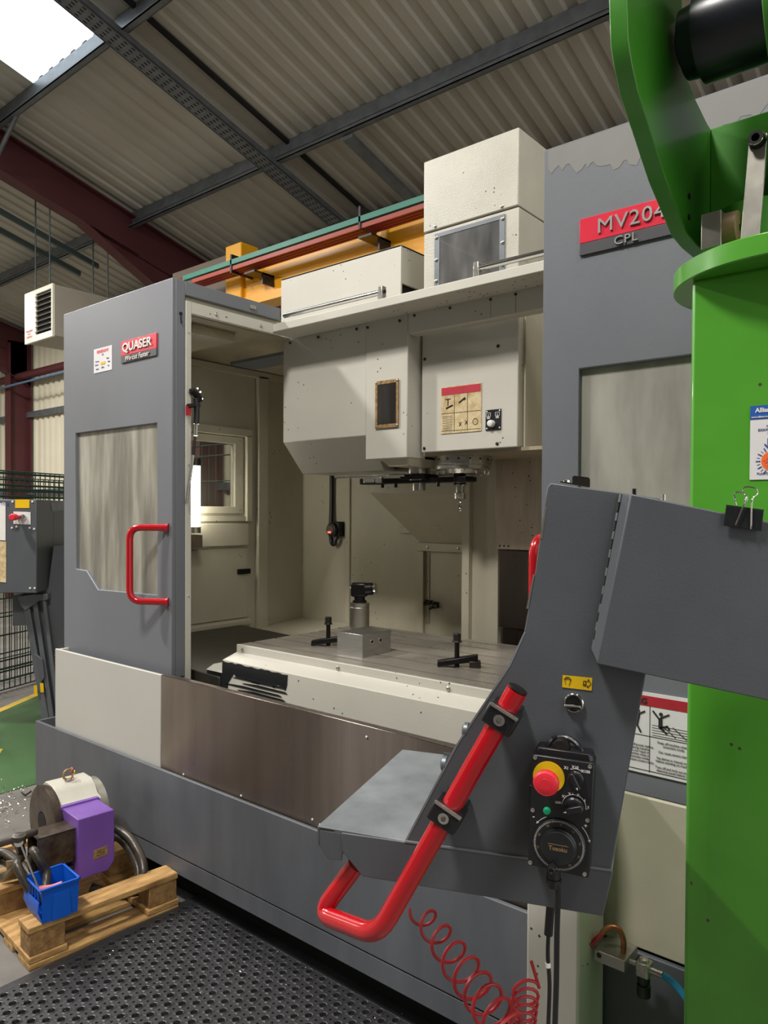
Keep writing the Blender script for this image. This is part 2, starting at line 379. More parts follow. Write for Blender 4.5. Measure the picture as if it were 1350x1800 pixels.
wb = corr(-20, 3, ((6.3, 0), (6.3, 4.9)), .2, .035, 1).build('wall_back', 'wallsheet', smooth=10); tag(wb, kind='structure')
for X in (-13.62, -8.1):
    b = MB(); b.box(X-.1, X+.1, 5.86, 5.875, 0, 4.55); b.box(X-.1, X+.1, 6.225, 6.24, 0, 4.7); b.box(X-.006, X+.006, 5.87, 6.23, 0, 4.6)
    b.build('wall_column', 'maroon', wb)
for z, m_, r_ in ((3.3, 'galv', .05), (1.9, 'galv', .05)):
    MB().box(-20, 2.5, 6.19, 6.25, z-r_, z+r_).build('wall_rail', m_, wb)
MB().tube([(-19, 6.02, 3.95), (3, 6.02, 3.95)], .07, 12).build('brace_tube', 'maroon', wb)
MB().tube([(-14.0, 5.78, 3.74), (-11.0, 5.78, 3.76), (-6, 5.78, 3.78)], .02, 8).build('air_pipe', 'pipe_blue', wb)
MB().tube(smoothpath([(-14.35, 5.7, 3.74), (-14.55, 5.7, 3.7), (-14.57, 5.7, 3.35), (-14.4, 5.7, 3.22)]), .03, 8).build('pipe_bend', 'black', wb)
wf1 = MB().box(-9.5, 6, -5.2, -5, 0, 8).build('wall_front_added', 'darkwall'); tag(wf1, kind='structure')  # unseen wall added behind the camera, dark to darken the steel panel's reflection
wf2 = corr(-20, -9.5, ((-5, 0), (-5, 7.6)), .2, .035, -1).build('wall_front_added', 'wallsheet', smooth=10); tag(wf2, kind='structure')  # pale part of the added wall, meant to lighten the steel's left side
wl = MB().box(-20.2, -20, -5, 6.3, 0, 8).build('wall_left', 'wallsheet'); tag(wl, kind='structure')

# heater hanging at the back left
h = thing('unit_heater', 'cream box heater with dark louvred grille hanging under the roof at far left', 'heater', (-8.3, 4.2, 3.45))
hx0, hx1, hy0, hy1, hz0, hz1 = -8.62, -7.96, 3.9, 4.72, 3.46, 4.035
MB().box(hx0+.01, hx1, hy0+.02, hy1, hz0+.01, hz1-.01).build('casing', 'heater_side', h, bevel=.006)
MB().prism([(hx0, hy0, hz0), (hx1, hy0, hz0), (hx1, hy0, hz1), (hx0, hy0, hz1)], (0, .03, 0),
           [[(hx0+.27, hy0, hz0+.07), (hx1-.03, hy0, hz0+.07), (hx1-.03, hy0, hz1-.05), (hx0+.27, hy0, hz1-.05)]]).build('front_frame', 'heater', h, bevel=.004)
MB().box(hx0+.26, hx1-.02, hy0+.019, hy0+.022, hz0+.06, hz1-.04).build('grille_back', 'void', h)
for k in range(8):
    z = hz0+.105+k*.056
    MB().obox((hx0+.45, hy0+.005, z), XA, Vector((0, .8, .6)), Vector((0, -.6, .8)), .175, .022, .003).build('louvre', 'chrome_dull', h)
text('warning_text', 'WARNING\nHOT\nSURFACE', (hx0+.12, hy0-.002, hz0+.1), XA, ZA, .035, 'ink_red', h)
for x, y in ((-8.56, 4.0), (-8.22, 4.0), (-8.56, 4.7), (-8.22, 4.7)):
    MB().tube([(x, y, hz1-.02), (x, y, zr(y)-.005)], .008, 6).build('hanger_rod', 'track', h)

# yellow crane girder with conductor rails, behind the machine
cg = thing('crane_girder', 'yellow overhead crane girder running behind the machine', 'crane', (-4, 4.7, 3.5))
MB().box(-5.86, -1.0, 4.66, 4.70, 3.60, 3.98).build('girder_web', 'crane_yellow', cg)
MB().box(-5.86, -1.0, 4.60, 4.80, 3.52, 3.60).build('girder_flange', 'crane_yellow', cg)
MB().box(-5.9, -5.66, 4.62, 4.84, 3.6, 4.16).build('end_stop', 'crane_yellow', cg, bevel=.01)
for X in (-5.3, -3.9, -2.5):
    MB().box(X-.07, X+.07, 4.42, 4.66, 3.735, 3.752).box(X+.05, X+.07, 4.52, 4.66, 3.65, 3.752).build('rail_bracket', 'black', cg)
MB().box(-5.55, -5.53, 4.4, 4.7, 3.78, 3.95).build('rail_bracket', 'black', cg)
MB().box(-3.95, -3.93, 4.4, 4.6, 3.80,3.98).build('rail_bracket', 'black', cg)
MB().box(-6.3, -1.0, 4.40, 4.44, 3.855, 3.90).build('green_conductor_rail', 'greencond', cg)
for k in range(4): MB().box(-6.15, -1.0, 4.41+k*.034, 4.432+k*.034, 3.805-k*.004, 3.842-k*.004).build('red_conductor_rail', 'redcond', cg)
MB().cyl((-6.3, 4.42, 3.878), (-6.45, 4.42, 3.87), .028, .006, 8).build('rail_end', 'redcond', cg)
MB().tube(smoothpath([(-6.33, 4.42, 3.86), (-6.42, 4.44, 3.72), (-6.45, 4.46, 3.5)]), .006, 6).build('rail_cable', 'heater_side', cg)
MB().box(-6.9, -5.86, 4.7, 4.73, 3.3, 4.12).build('end_board', 'brownboard', cg)

# ================================================================ MACHINING CENTRE
mc = thing('machining_center', 'large grey and cream machining centre with sliding doors open on its worktable', 'machine', (-1.8, 1.7, 0))
MX1 = 0.0
# base and lower panels
MB().box(-3.651, -.913, 1.70, 1.715, .205, .52).build('base_skirt', 'gray_base', mc, bevel=.003)
MB().box(-3.651, -.913, 1.703, 1.715, .132, .2).build('base_skirt_lip', 'gray_base', mc, bevel=.002)
MB().box(-3.651, -3.637, 1.71, 3.3, .132, .52).build('base_side', 'gray_base', mc)
MB().box(-3.5, MX1, 1.80, 3.35, .0, .49).build('machine_bed', 'void', mc)  # base inner; near-black colour stands in for the shade under the skirt
MB().box(-3.489, -2.607, 1.72, 1.735, .505, .893).build('front_panel', 'white_panel', mc, bevel=.003)
st = MB().box(-2.603, -.80, 1.72, 1.735, .505, .894).build('splash_panel', 'steel', mc, bevel=.002)
MB().box(-2.603, -.80, 1.735, 1.752, .885, .893).build('splash_panel_top', 'steel', mc, bevel=.001)
screwrow([(-2.45, 1.72, .525), (-2.1, 1.72, .528), (-1.70, 1.72, .532), (-1.735, 1.72, .54), (-1.5, 1.72, .86)], -YA, .004, .003, st, 'white')
MB().box(-3.49, -3.47, 1.735, 3.3, .5, .89).build('side_panel', 'white_panel', mc)
MB().box(-.855, -.722, 1.56, 1.70, 0, .98).build('support_post', 'cream', mc, bevel=.006)
MB().box(-.913, .4, 1.715, 1.73, .08, .52).build('base_skirt', 'gray_base', mc, bevel=.003)
MB().box(-.66, -.3, 1.705, 1.716, .11, .33).build('vent_opening', 'void', mc)
MB().box(-.80, .4, 1.722, 1.735, .527, .888).build('front_panel', 'cream_in', mc, bevel=.003)
# left sliding door
def door(x0, x1, win, label):
    d = MB().prism([(x0, 1.78, .868), (x1, 1.78, .868), (x1, 1.78, 2.51), (x0, 1.78, 2.51)], (0, .018, 0), [[(a, 1.78, b) for a, b in win]]).build('sliding_door', 'gray', mc, bevel=.0035)
    cx = sum(a for a, b in win)/len(win)
    big = [(cx+(a-cx)*1.02, 1.7935, b) for a, b in win]
    MB().prism(big, (0, .005, 0)).build('door_window', 'grimy' if x0 < -2 else 'grimy2', d)
    tag(d, label); return d
ld = door(-3.518, -2.616, [(-3.405, 1.278), (-3.304, 1.275), (-3.201, 1.193), (-2.722, 1.203), (-2.726, 1.924), (-3.405, 1.924)], 'left sliding door with streaky window and red pull handle')
MB().box(-2.637, -2.616, 1.797, 1.842, .868, 2.51).build('door_edge', 'gray', ld, bevel=.002)
MB().box(-3.518, -3.50, 1.797, 1.842, .868, 2.51).build('door_edge', 'gray', ld)
MB().box(-2.66, -2.616, 1.842, 2.37, 2.452, 2.51).build('top_arm', 'gray', ld, bevel=.003)
MB().box(-3.518, -2.66, 1.80, 2.37, 2.50, 2.508).build('top_cover', 'gray', ld)
MB().tube(fillet([(-2.645, 1.785, 1.487), (-2.785, 1.69, 1.487), (-2.785, 1.69, 1.18), (-2.645, 1.785, 1.18)], .05), .0145, 14).build('pull_handle', 'red', ld)
for z in (1.487, 1.18): MB().cyl((-2.640, 1.7795, z), (-2.65, 1.772, z), .019, .017, 14).build('handle_foot', 'red', ld)
lt = MB().obox((-2.616, 2.20, 2.478), YA, ZA, XA, .018, .008, .006).build('door_catch', 'chrome', ld)
MB().lathe((-2.616, 1.82, 2.37), XA, [(0, .008), (.004, .007)], 8).build('edge_bolt', 'blackmetal', ld)
MB().tube([(-2.614, 1.82, 2.36), (-2.612, 1.822, 2.33)], .003, 6).build('edge_hook', 'blackmetal', ld)
# badge left
def badge(d, x0, x1, z0, zm, z1):
    MB().box(x0, x1, 1.774, 1.78, zm, z1).build('badge_plate', 'redplate', d, bevel=.001); MB().box(x0, x1, 1.774, 1.78, z0, zm-.0005).build('badge_plate', 'charplate', d, bevel=.001)
badge(ld, -2.993, -2.721, 2.205, 2.236, 2.30)
text('badge_lettering', 'QUASER', (-2.865, 1.7725, 2.268), XA, ZA, .052, 'chrome_badge', ld, ext=.0035, off=.0012, xs=1.15)
text('badge_lettering', 'We cut Faster', (-2.865, 1.7725, 2.22), XA, ZA, .03, 'chrome_badge', ld, ext=.003, off=.0006, xs=1.05, shear=.2)
MB().box(-3.232, -3.076, 1.778, 1.7798, 2.189, 2.299).build('service_sticker', 'paper', ld)
text('sticker_print', 'RENISHAW', (-3.154, 1.7775, 2.282), XA, ZA, .02, 'estop', ld, ext=.0003, off=.0004)
for i, (x, z) in enumerate([(-3.154, 2.266), (-3.20, 2.24), (-3.11, 2.245), (-3.205, 2.225), (-3.1, 2.228), (-3.2, 2.205), (-3.154, 2.208), (-3.105, 2.21)]):
    text('sticker_print', ['Call', 'Service', 'Sales', 'Spares', 'Web', 'Email', 'Office', 'Tel'][i], (x, 1.7775, z), XA, ZA, .011, 'ink_navy', ld, ext=.0003)
MB().box(-3.17, -3.13, 1.7765, 1.778, 2.222, 2.234).build('sticker_print', 'yellow', ld)
# right door
rd = door(-.941, MX1, [(-.838, 1.30), (-.16, 1.30), (-.16, 1.921), (-.838, 1.921)], 'right sliding door with hazy window')
MB().box(-.941, -.92, 1.797, 1.842, .868, 2.51).build('door_edge', 'gray', rd)
badge(rd, -.837, -.48, 2.208, 2.238, 2.30)
text('badge_lettering', 'MV204', (-.79, 1.7725, 2.268), XA, ZA, .051, 'chrome_badge', rd, ext=.003, off=0, align='LEFT', xs=1.12, sp=1.06)
text('badge_lettering', 'CPL', (-.745, 1.7725, 2.222), XA, ZA, .029, 'chrome_badge', rd, ext=.003, off=0, align='LEFT', xs=1.15, sp=1.1)
random.seed(11); pts = [(-.93, 2.505)]
x = -.93
while x < -.40:
    pts.append((x, 2.47-.05*max(0, math.sin((x+.93)*5.2))-random.uniform(0, .028))); x += random.uniform(.006, .014)
pts.append((-.40, 2.505))
MB().prism([(a, 1.7797, c) for a, c in pts], (0, -.0003, 0)).build('worn_coating', 'gray_stain', rd)
bx = MB().box(-.60, -.50, 1.815, 1.84, 1.2, 2.0).build('inner_panel', 'cream_in', rd)
MB().tube(fillet([(-.908, 1.785, 1.487), (-.912, 1.69, 1.487), (-.912, 1.69, 1.18), (-.908, 1.785, 1.18)], .045), .0145, 14).build('pull_handle', 'red', rd)
# warning label on the right door
wl_ = MB().box(-.79, -.42, 1.776, 1.7795, .925, 1.122).build('warning_label', 'paper', rd)
MB().box(-.785, -.425, 1.775, 1.777, 1.09, 1.114).build('label_band', 'ink_label_red', rd)
text('label_print', 'WARNING', (-.70, 1.7745, 1.1), XA, ZA, .02, 'ink', rd, ext=.0003, off=.0006)
b = MB()
for x in (-.6455, -.53): b.box(x-.0006, x+.0006, 1.775, 1.777, .93, 1.09)
b.box(-.785, -.425, 1.775, 1.777, 1.017, 1.018); b.box(-.785, -.425, 1.775, 1.777, .933, .934)
for k in range(5): b.box(-.64, -.535, 1.775, 1.777, 1.022+k*.006, 1.0225+k*.006)
b.obox((-.60, 1.7755, 1.037), Vector((.8, 0, -.6)), YA, Vector((.6, 0, .8)), .02, .001, .0006); b.obox((-.575, 1.7755, 1.037), Vector((.8, 0, -.6)), YA, Vector((.6, 0, .8)), .02, .001, .0006)
b.build('label_rules', 'ink', rd)
def figure(segs, head, O, name='label_figure'):
    b = MB()
    for (x0, z0, x1, z1, r) in segs:
        a, c = Vector((O[0]+x0, 1.7755, O[1]+z0)), Vector((O[0]+x1, 1.7755, O[1]+z1)); d = (c-a).normalized(); n = Vector((-d.z, 0, d.x))
        b.obox((a+c)/2, d, YA, n, (c-a).length/2+r*.4, .001, r)
    b.cyl((O[0]+head[0], 1.7765, O[1]+head[1]), (O[0]+head[0], 1.7745, O[1]+head[1]), .0045, n=12); b.build(name, 'ink', rd)
figure([(-.018, .028, -.004, .012, .0018), (0, .014, .02, .025, .0018), (0, .012, 0, -.008, .0045), (0, -.01, .016, -.003, .002), (.016, -.003, .021, -.010, .002), (0, -.010, .015, -.021, .002)], (.001, .023), (-.62, 1.052))
figure([(-.02, .022, -.004, .013, .0018), (0, .014, .016, .024, .0018), (0, .012, -.004, -.008, .0045), (-.004, -.01, -.014, -.022, .002), (-.003, -.01, .007, -.028, .002)], (0, .023), (-.674, 1.052))
for x, s in ((-.67, 'Shut off power before\nentering machine.\nDo not reach in\nmachine when in\nautomatic mode.\nCan cause severe injury.'), (-.588, 'Keep off machine when in\nautomatic mode.\n\nCan cause severe injury.\n\nSet device in manual mode\nbefore standing on machine.\n\nTurn off and lock out power\nelectrical panel before use.')):
    text('label_print', s, (x, 1.7745, .974), XA, ZA, .0078, 'ink', rd, ext=.0002, xs=.95)
# fixed front frame behind the left door
MB().box(-2.64, -2.614, 1.844, 1.872, .80, 2.43).build('front_frame', 'cream', mc, bevel=.002)
fb = MB().box(-2.64, -2.616, 1.872, 2.325, 2.382, 2.43).build('side_beam', 'cream', mc, bevel=.002)
MB().box(-2.66, -2.64, 1.86, 2.40, 2.43, 2.452).build('side_beam_back', 'cream_in', mc)  # recessed cream band; the duller cream puts its shade into the colour
screwrow([(-2.616, 2.0, 2.405), (-2.616, 2.25, 2.405)], XA, .008, .005, fb)
screwrow([(-2.614, 1.858, z) for z in (2.3, 1.75, 1.2)], XA, .004, .003, mc)
# top rail across the opening
tr = MB().box(-2.64, -.95, 2.325, 2.47, 2.389, 2.428).build('top_rail', 'cream', mc, bevel=.004)
for k in range(42):
    x = random.uniform(-2.4, -1.0) if k > 14 else random.uniform(-1.7, -1.0)
    r_ = random.uniform(.0015, .004)
b = MB()
for k in range(46):
    x = -2.4+1.4*random.random()**.7; y = random.uniform(2.34, 2.46); r_ = random.uniform(.001, .003)
    b.cyl((x, y, 2.3895), (x, y, 2.3875), r_, n=6)
tag(b.build('oil_drips', 'duct', tr), kind='stuff')
for x0, x1, e in ((-2.62, -2.02, -2.02), (-1.545, -.96, -1.545)):
    rr = MB().cyl((x0, 2.40, 2.482), (x1, 2.40, 2.482), .012, n=14).build('guide_rod', 'chrome', tr)
    MB().box(e-.012, e+.012, 2.385, 2.415, 2.43, 2.505).build('rod_bracket', 'chrome_dull', rr, bevel=.003)
    MB().lathe((e+.012, 2.40, 2.482), XA, [(0, .009), (.006, .008), (.006, .004), (.008, .004)], 8).build('rod_bolt', 'dark_steel', rr)
MB().box(-2.62, -.95, 2.43, 2.47, 2.428, 2.436).build('rail_strip', 'dark_steel', tr)
# magazine covers hanging behind the rail
p1 = MB().prism([(-2.71, 2.475, 2.425), (-2.71, 2.475, 1.897), (-2.71, 2.606, 1.748), (-2.71, 2.90, 1.748), (-2.71, 2.90, 2.425)], (.538, 0, 0)).build('magazine_cover', 'cream', mc, bevel=.003)
p2 = MB().box(-2.170, -1.936, 2.4705, 2.60, 1.787, 2.425).build('changer_cover', 'cream', mc, bevel=.004)
MB().hexa([(-2.06, 2.50, 1.755), (-1.95, 2.50, 1.755), (-1.95, 2.85, 1.755), (-2.06, 2.85, 1.755), (-2.10, 2.49, 1.788), (-1.94, 2.49, 1.788), (-1.94, 2.86, 1.788), (-2.10, 2.86, 1.788)]).build('changer_housing', 'cream_in', mc)
MB().box(-2.17, -1.936, 2.60, 2.9, 1.80, 2.425).build('changer_body', 'cream_in', mc)
w = MB().prism([(-2.108, 2.466, 1.92), (-1.979, 2.466, 1.92), (-1.979, 2.466, 2.124), (-2.108, 2.466, 2.124)], (0, -.003, 0), [[(-2.096, 2.466, 1.935), (-1.991, 2.466, 1.935), (-1.991, 2.466, 2.109), (-2.096, 2.466, 2.109)]]).build('inspection_window_frame', 'rustframe', p2)
MB().box(-2.097, -1.990, 2.4645, 2.467, 1.934, 2.11).build('inspection_pane', 'darkglass', p2)
screwrow([(x, 2.463, z) for x in (-2.102, -1.985) for z in (1.927, 2.117)], -YA, .005, .003, p2)
screwrow([(x, 2.466, 2.37) for x in (-2.65, -2.46, -2.22)], -YA, .007, .008, p1, 'dark_steel'); screwrow([(x, 2.46, 2.365) for x in (-2.15, -1.97)], -YA, .007, .008, p2, 'dark_steel')
mg = MB().box(-2.921, -2.118, 2.65, 2.662, 2.43, 2.775).box(-2.13, -2.118, 2.66, 2.95, 2.60, 2.775).box(-2.921, -2.118, 2.65, 2.95, 2.763, 2.775).build('magazine_top_cover', 'cream', mc, bevel=.003)
MB().box(-2.90, -2.135, 2.67, 2.95, 2.43, 2.755).build('magazine_inside', 'void', mg)  # black filler; the shade of the open underside is put into its colour
# valance
va = MB().box(-1.934, -.95, 2.4705, 2.486, 2.305, 2.425).box(-1.934, -.95, 2.486, 2.53, 2.305, 2.313).build('valance', 'cream', mc, bevel=.003)
screwrow([(x, 2.4705, 2.378) for x in (-1.90, -1.72, -1.53, -1.42, -1.2)], -YA, .006, .006, va, 'dark_steel')
b = MB()
for x in (-1.53, -1.42): b.box(x-.0015, x+.0015, 2.4698, 2.471, 2.31, 2.37)
b.build('rust_run', 'cream_dirty', va)
# spindle head
hd = MB().box(-1.922, -1.454, 2.552, 2.575, 1.812, 2.42).build('spindle_head', 'cream', mc, bevel=.004)
MB().box(-1.915, -1.459, 2.575, 3.15, 1.815, 2.46).build('head_side_cover', 'cream_in', hd, bevel=.004)
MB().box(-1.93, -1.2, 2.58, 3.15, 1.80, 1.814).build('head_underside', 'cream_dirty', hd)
MB().box(-1.458, -1.448, 2.60, 2.62, 1.815, 2.4).build('head_seam', 'cream_in', hd)
screwrow([(-1.905, 2.551, 2.21), (-1.545, 2.551, 2.215), (-1.905, 2.551, 1.83), (-1.545, 2.551, 1.83)], -YA, .007, .004, hd, 'dark_steel')
MB().box(-1.818, -1.619, 2.549, 2.5515, 1.885, 2.08).build('safety_label', 'labelold', hd)
MB().box(-1.815, -1.622, 2.548, 2.55, 2.045, 2.076).build('label_band', 'ink_red', hd)
b = MB()
for x in (-1.75, -1.685): b.box(x-.0007, x+.0007, 2.548, 2.5495, 1.89, 2.043)
for z in (1.968, 1.895): b.box(-1.815, -1.622, 2.548, 2.5495, z, z+.0012)
for z in range(9): b.box(-1.81, -1.76, 2.548, 2.5495, 1.90+z*.007, 1.901+z*.007)
b.obox((-1.775, 2.5485, 1.995), Vector((.9, 0, .3)).normalized(), YA, Vector((-.3, 0, .9)).normalized(), .018, .001, .003)
b.box(-1.796, -1.768, 2.548, 2.5495, 2.026, 2.029); b.box(-1.784, -1.780, 2.548, 2.5495, 2.0, 2.026)
b.obox((-1.715, 2.5485, 2.015), Vector((.8, 0, .5)).normalized(), YA, Vector((-.5, 0, .8)).normalized(), .014, .001, .003)
b.obox((-1.70, 2.5485, 2.022), Vector((.8, 0, .5)).normalized(), YA, Vector((-.5, 0, .8)).normalized(), .005, .001, .005)
for x, z in ((-1.72, 1.92), (-1.69, 1.925)):
    for s in (-1, 1): b.obox((x, 2.5485, z), Vector((.6*s, 0, .8)), YA, Vector((-.8, 0, .6*s)), .01, .001, .001)
for a in range(10):
    t = a*.628; b.obox((-1.647+.012*math.cos(t), 2.5485, 1.925+.012*math.sin(t)), Vector((-math.sin(t), 0, math.cos(t))), YA, Vector((math.cos(t), 0, math.sin(t))), .004, .001, .0007)
b.build('label_print', 'dark_steel', hd)
bp = MB().box(-1.598, -1.527, 2.548, 2.552, 1.885, 1.966).build('button_plate', 'blackface', hd)
screwrow([(x, 2.548, z) for x in (-1.592, -1.533) for z in (1.892, 1.96)], -YA, .0035, .002, hd, 'white')
MB().lathe((-1.567, 2.548, 1.91), -YA, [(0, .014), (.012, .014), (.02, .012), (.022, .006)], 16).build('clamp_button', 'white', hd)
for x in (-1.584, -1.543):
    b = MB()
    for q in ((x-.010, x+.010, 1.953, 1.9545), (x-.010, x-.0085, 1.938, 1.954), (x+.0085, x+.010, 1.938, 1.954), (x-.010, x-.004, 1.938, 1.9395), (x+.004, x+.010, 1.938, 1.9395)):
        b.box(q[0], q[1], 2.5465, 2.5485, q[2], q[3])
    b.box(x-.0015, x+.0015, 2.5465, 2.5485, 1.932, 1.948); b.obox((x-.003, 2.5475, 1.938), Vector((.6, 0, .8)), YA, Vector((-.8, 0, .6)), .007, .001, .0008); b.obox((x+.003, 2.5475, 1.938), Vector((-.6, 0, .8)), YA, Vector((.8, 0, .6)), .007, .001, .0008)
    b.box(x-.007, x+.007, 2.5465, 2.5485, 1.930, 1.9315)
    b.build('button_symbol', 'white', hd)
SX, SY = -1.822, 2.72
MB().lathe((SX, SY, 1.812), -ZA, [(0, .127), (.05, .127), (.052, .122), (.068, .122), (.070, .114), (.088, .105), (.09, .05)], 40).build('spindle_nose', 'chrome_dull', hd)
for k in range(14):
    t = k*math.tau/14; MB().cyl((SX+.112*math.cos(t), SY+.112*math.sin(t), 1.735), (SX+.112*math.cos(t), SY+.112*math.sin(t), 1.722), .004, n=6).build('coolant_nozzle', 'chrome', hd)
for k in range(8):
    t = math.radians(-130+k*22); c = Vector((math.cos(t), math.sin(t), 0)); MB().cyl(Vector((SX, SY, 1.785))+c*.1265, Vector((SX, SY, 1.785))+c*.1285, .004, n=8).build('nose_screw', 'void', hd)
TX, TY = SX-.012, SY
MB().lathe((TX, TY, 1.727), -ZA, [(0, .034), (.012, .030), (.024, .026), (.03, .030), (.036, .030), (.04, .026), (.046, .030), (.052, .030)], 24).build('tool_holder', 'chrome', hd)
MB().lathe((TX, TY, 1.695), -ZA, [(0, .021), (.05, .019), (.052, .025), (.078, .025), (.082, .018)], 20).build('collet_nut', 'chrome_dull', hd)
b = MB()
for k in range(24):   # fluted drill: two helical ridges
    pass
for ph in (0, math.pi): b.tube([(TX+.0035*math.cos(ph+k*.5), TY+.0035*math.sin(ph+k*.5), 1.615-k*.0022) for k in range(25)], .0034, 6)
b.build('drill', 'chrome', hd)
# tool changer arm
AX, AY = -2.03, 2.68
MB().lathe((AX, AY, 1.80), -ZA, [(0, .05), (.07, .05), (.072, .045), (.10, .045), (.10, .03), (.145, .03)], 24).build('changer_spindle', 'chrome_dull', hd)
b = MB().obox((AX, AY, 1.70), Vector((.995, .1, 0)), Vector((-.1, .995, 0)), ZA, .27, .032, .012)
b.obox((AX+.25, AY+.0, 1.70), XA, YA, ZA, .03, .045, .011); b.obox((AX-.25, AY-.03, 1.70), XA, YA, ZA, .05, .04, .014)
b.obox((AX, AY, 1.715), XA, YA, ZA, .07, .055, .012)
b.build('changer_arm', 'blackmetal', hd, bevel=.004)
for dx in (-.12, .12, -.2): MB().cyl((AX+dx, AY-.02, 1.69), (AX+dx, AY-.02, 1.67), .008, n=8).build('arm_bolt', 'blackmetal', hd)
MB().cyl((AX-.40, AY-.13, 1.722), (AX-.02, AY-.08, 1.722), .007, .006, 8).build('gripper_rod', 'chrome_dull', hd)
MB().obox((AX-.22, AY-.06, 1.705), Vector((.98, .15, 0)), Vector((-.15, .98, 0)), ZA, .05, .012, .014).build('gripper_finger', 'chrome_dull', hd, bevel=.003)
MB().box(AX-.12, AX-.05, AY-.03, AY+.05, 1.755, 1.795).build('changer_block', 'black', hd)
# z axis tower above the head
tw = MB().box(-1.954, -1.487, 2.60, 3.05, 2.772, 3.077).build('tower_cover', 'cream_tower', mc, bevel=.004)
MB().prism([(-1.954, 2.605, 2.40), (-1.487, 2.605, 2.40), (-1.487, 2.605, 2.766), (-1.954, 2.605, 2.766)], (0, .012, 0), [[(-1.875, 2.605, 2.5), (-1.565, 2.605, 2.5), (-1.565, 2.605, 2.738), (-1.875, 2.605, 2.738)]]).box(-1.954, -1.942, 2.615, 3.05, 2.40, 2.766).box(-1.499, -1.487, 2.615, 3.05, 2.40, 2.766).box(-1.954, -1.487, 3.04, 3.05, 2.4, 2.766).build('tower_lower_cover', 'cream_tower', tw, bevel=.003)
MB().prism([(-1.894, 2.600, 2.40), (-1.547, 2.600, 2.40), (-1.547, 2.600, 2.752), (-1.894, 2.600, 2.752)], (0, .005, 0), [[(-1.868, 2.600, 2.41), (-1.572, 2.600, 2.41), (-1.572, 2.600, 2.735), (-1.868, 2.600, 2.735)]]).build('window_bezel', 'galv', tw)
MB().box(-1.87, -1.57, 2.602, 2.604, 2.41, 2.737).build('tower_window', 'towerglass', tw)
screwrow([(x, 2.600, z) for x in (-1.884, -1.557) for z in (2.735, 2.64, 2.55)]+[(-1.89, 2.6, 2.785), (-1.56, 2.6, 2.785)], -YA, .008, .005, tw)
MB().box(-1.93, -1.51, 3.0, 3.03, 2.42, 2.74).build('tower_inner_plate', 'motor', tw)
MB().cyl((-1.69, 2.78, 2.45), (-1.69, 2.78, 2.62), .03, n=14).build('drawbar_cylinder', 'copper', tw); MB().cyl((-1.69, 2.78, 2.62), (-1.69, 2.78, 2.69), .036, n=14).build('drawbar_cap', 'white', tw)
MB().tube(smoothpath([(-1.83, 2.72, 2.5), (-1.79, 2.7, 2.42), (-1.76, 2.7, 2.41)]), .012, 8).build('tower_hose', 'white', tw)
MB().tube([(-1.745, 2.7, 2.42), (-1.72, 2.7, 2.55)], .01, 8).build('tower_hose', 'hose_red', tw)

# interior
XL, YB = -3.4, 3.27
iw = MB().prism([(XL, 1.85, .86), (XL, YB, .80), (XL, YB, 2.40), (XL, 1.85, 2.40)], (-.03, 0, 0), [[(XL, 2.30, 1.585), (XL, 2.725, 1.585), (XL, 2.725, 1.945), (XL, 2.30, 1.945)]]).build('enclosure_side_wall', 'cream_in', mc)
wf = MB().prism([(XL+.004, 2.25, 1.545), (XL+.004, 2.785, 1.545), (XL+.004, 2.785, 1.985), (XL+.004, 2.25, 1.985)], (.008, 0, 0), [[(XL+.004, 2.30, 1.585), (XL+.004, 2.725, 1.585), (XL+.004, 2.725, 1.945), (XL+.004, 2.30, 1.945)]]).build('side_window_frame', 'cream_in', iw, bevel=.002)
MB().box(XL-.008, XL-.003, 2.29, 2.735, 1.575, 1.955).build('side_window_pane', 'clear', iw)
MB().box(XL, XL+.03, 2.15, 2.84, 1.99, 2.035).box(XL, XL+.03, 2.80, 2.84, 1.50, 2.0).box(XL, XL+.02, 2.15, 2.84, 1.50, 1.53).build('side_window_surround', 'cream_in', iw, bevel=.003)
MB().box(XL, XL+.022, 2.15, 2.82, 1.36, 1.49).build('service_door_rail', 'cream_in', iw, bevel=.004)
MB().box(XL, XL+.012, 2.15, 2.82, .94, 1.345).build('service_door', 'cream_in', iw, bevel=.003)
MB().box(XL, XL+.045, 2.15, 2.83, .895, .935).build('service_door_sill', 'cream_in', iw, bevel=.012)
MB().box(XL, XL+.03, 2.885, 2.965, .82, 2.36).build('door_post', 'cream_in', iw, bevel=.006)
MB().box(XL+.012, XL+.03, 2.74, 2.83, 1.195, 1.225).build('door_latch', 'blackmetal', iw, bevel=.004)
MB().box(XL, XL+.03, 1.85, YB, 2.345, 2.38).build('wall_header', 'cream_in', iw)
screwrow([(XL+.012, y, z) for y in (2.45, 2.76) for z in (1.565, 1.965)]+[(XL+.012, 2.76, 1.77), (XL+.03, 2.6, 2.015)], XA, .005, .003, iw)
bw = MB().prism([(XL, YB, .80), (MX1, YB, .80), (MX1, YB, 2.4), (XL, YB, 2.4)], (0, .03, 0)).build('enclosure_back_wall', 'cream_in', mc)
MB().box(-3.02, -2.985, YB-.012, YB, .8, 2.39).build('wall_seam', 'cream_in', bw, bevel=.002)
MB().box(-2.475, -2.43, YB-.02, YB, .8, 1.345).build('access_frame', 'cream_in', bw, bevel=.003)
MB().box(-2.475, -1.96, YB-.02, YB, 1.346, 1.39).build('access_frame', 'cream_in', bw, bevel=.003)
MB().box(-2.43, -2.40, YB-.004, YB-.001, .95, 1.34).build('access_gap', 'cream_dirty', bw)
screwrow([(-2.40, YB-.02, 1.368), (-2.2, YB-.02, 1.368), (-2.0, YB-.02, 1.368)], -YA, .007, .004, bw)
b = MB()
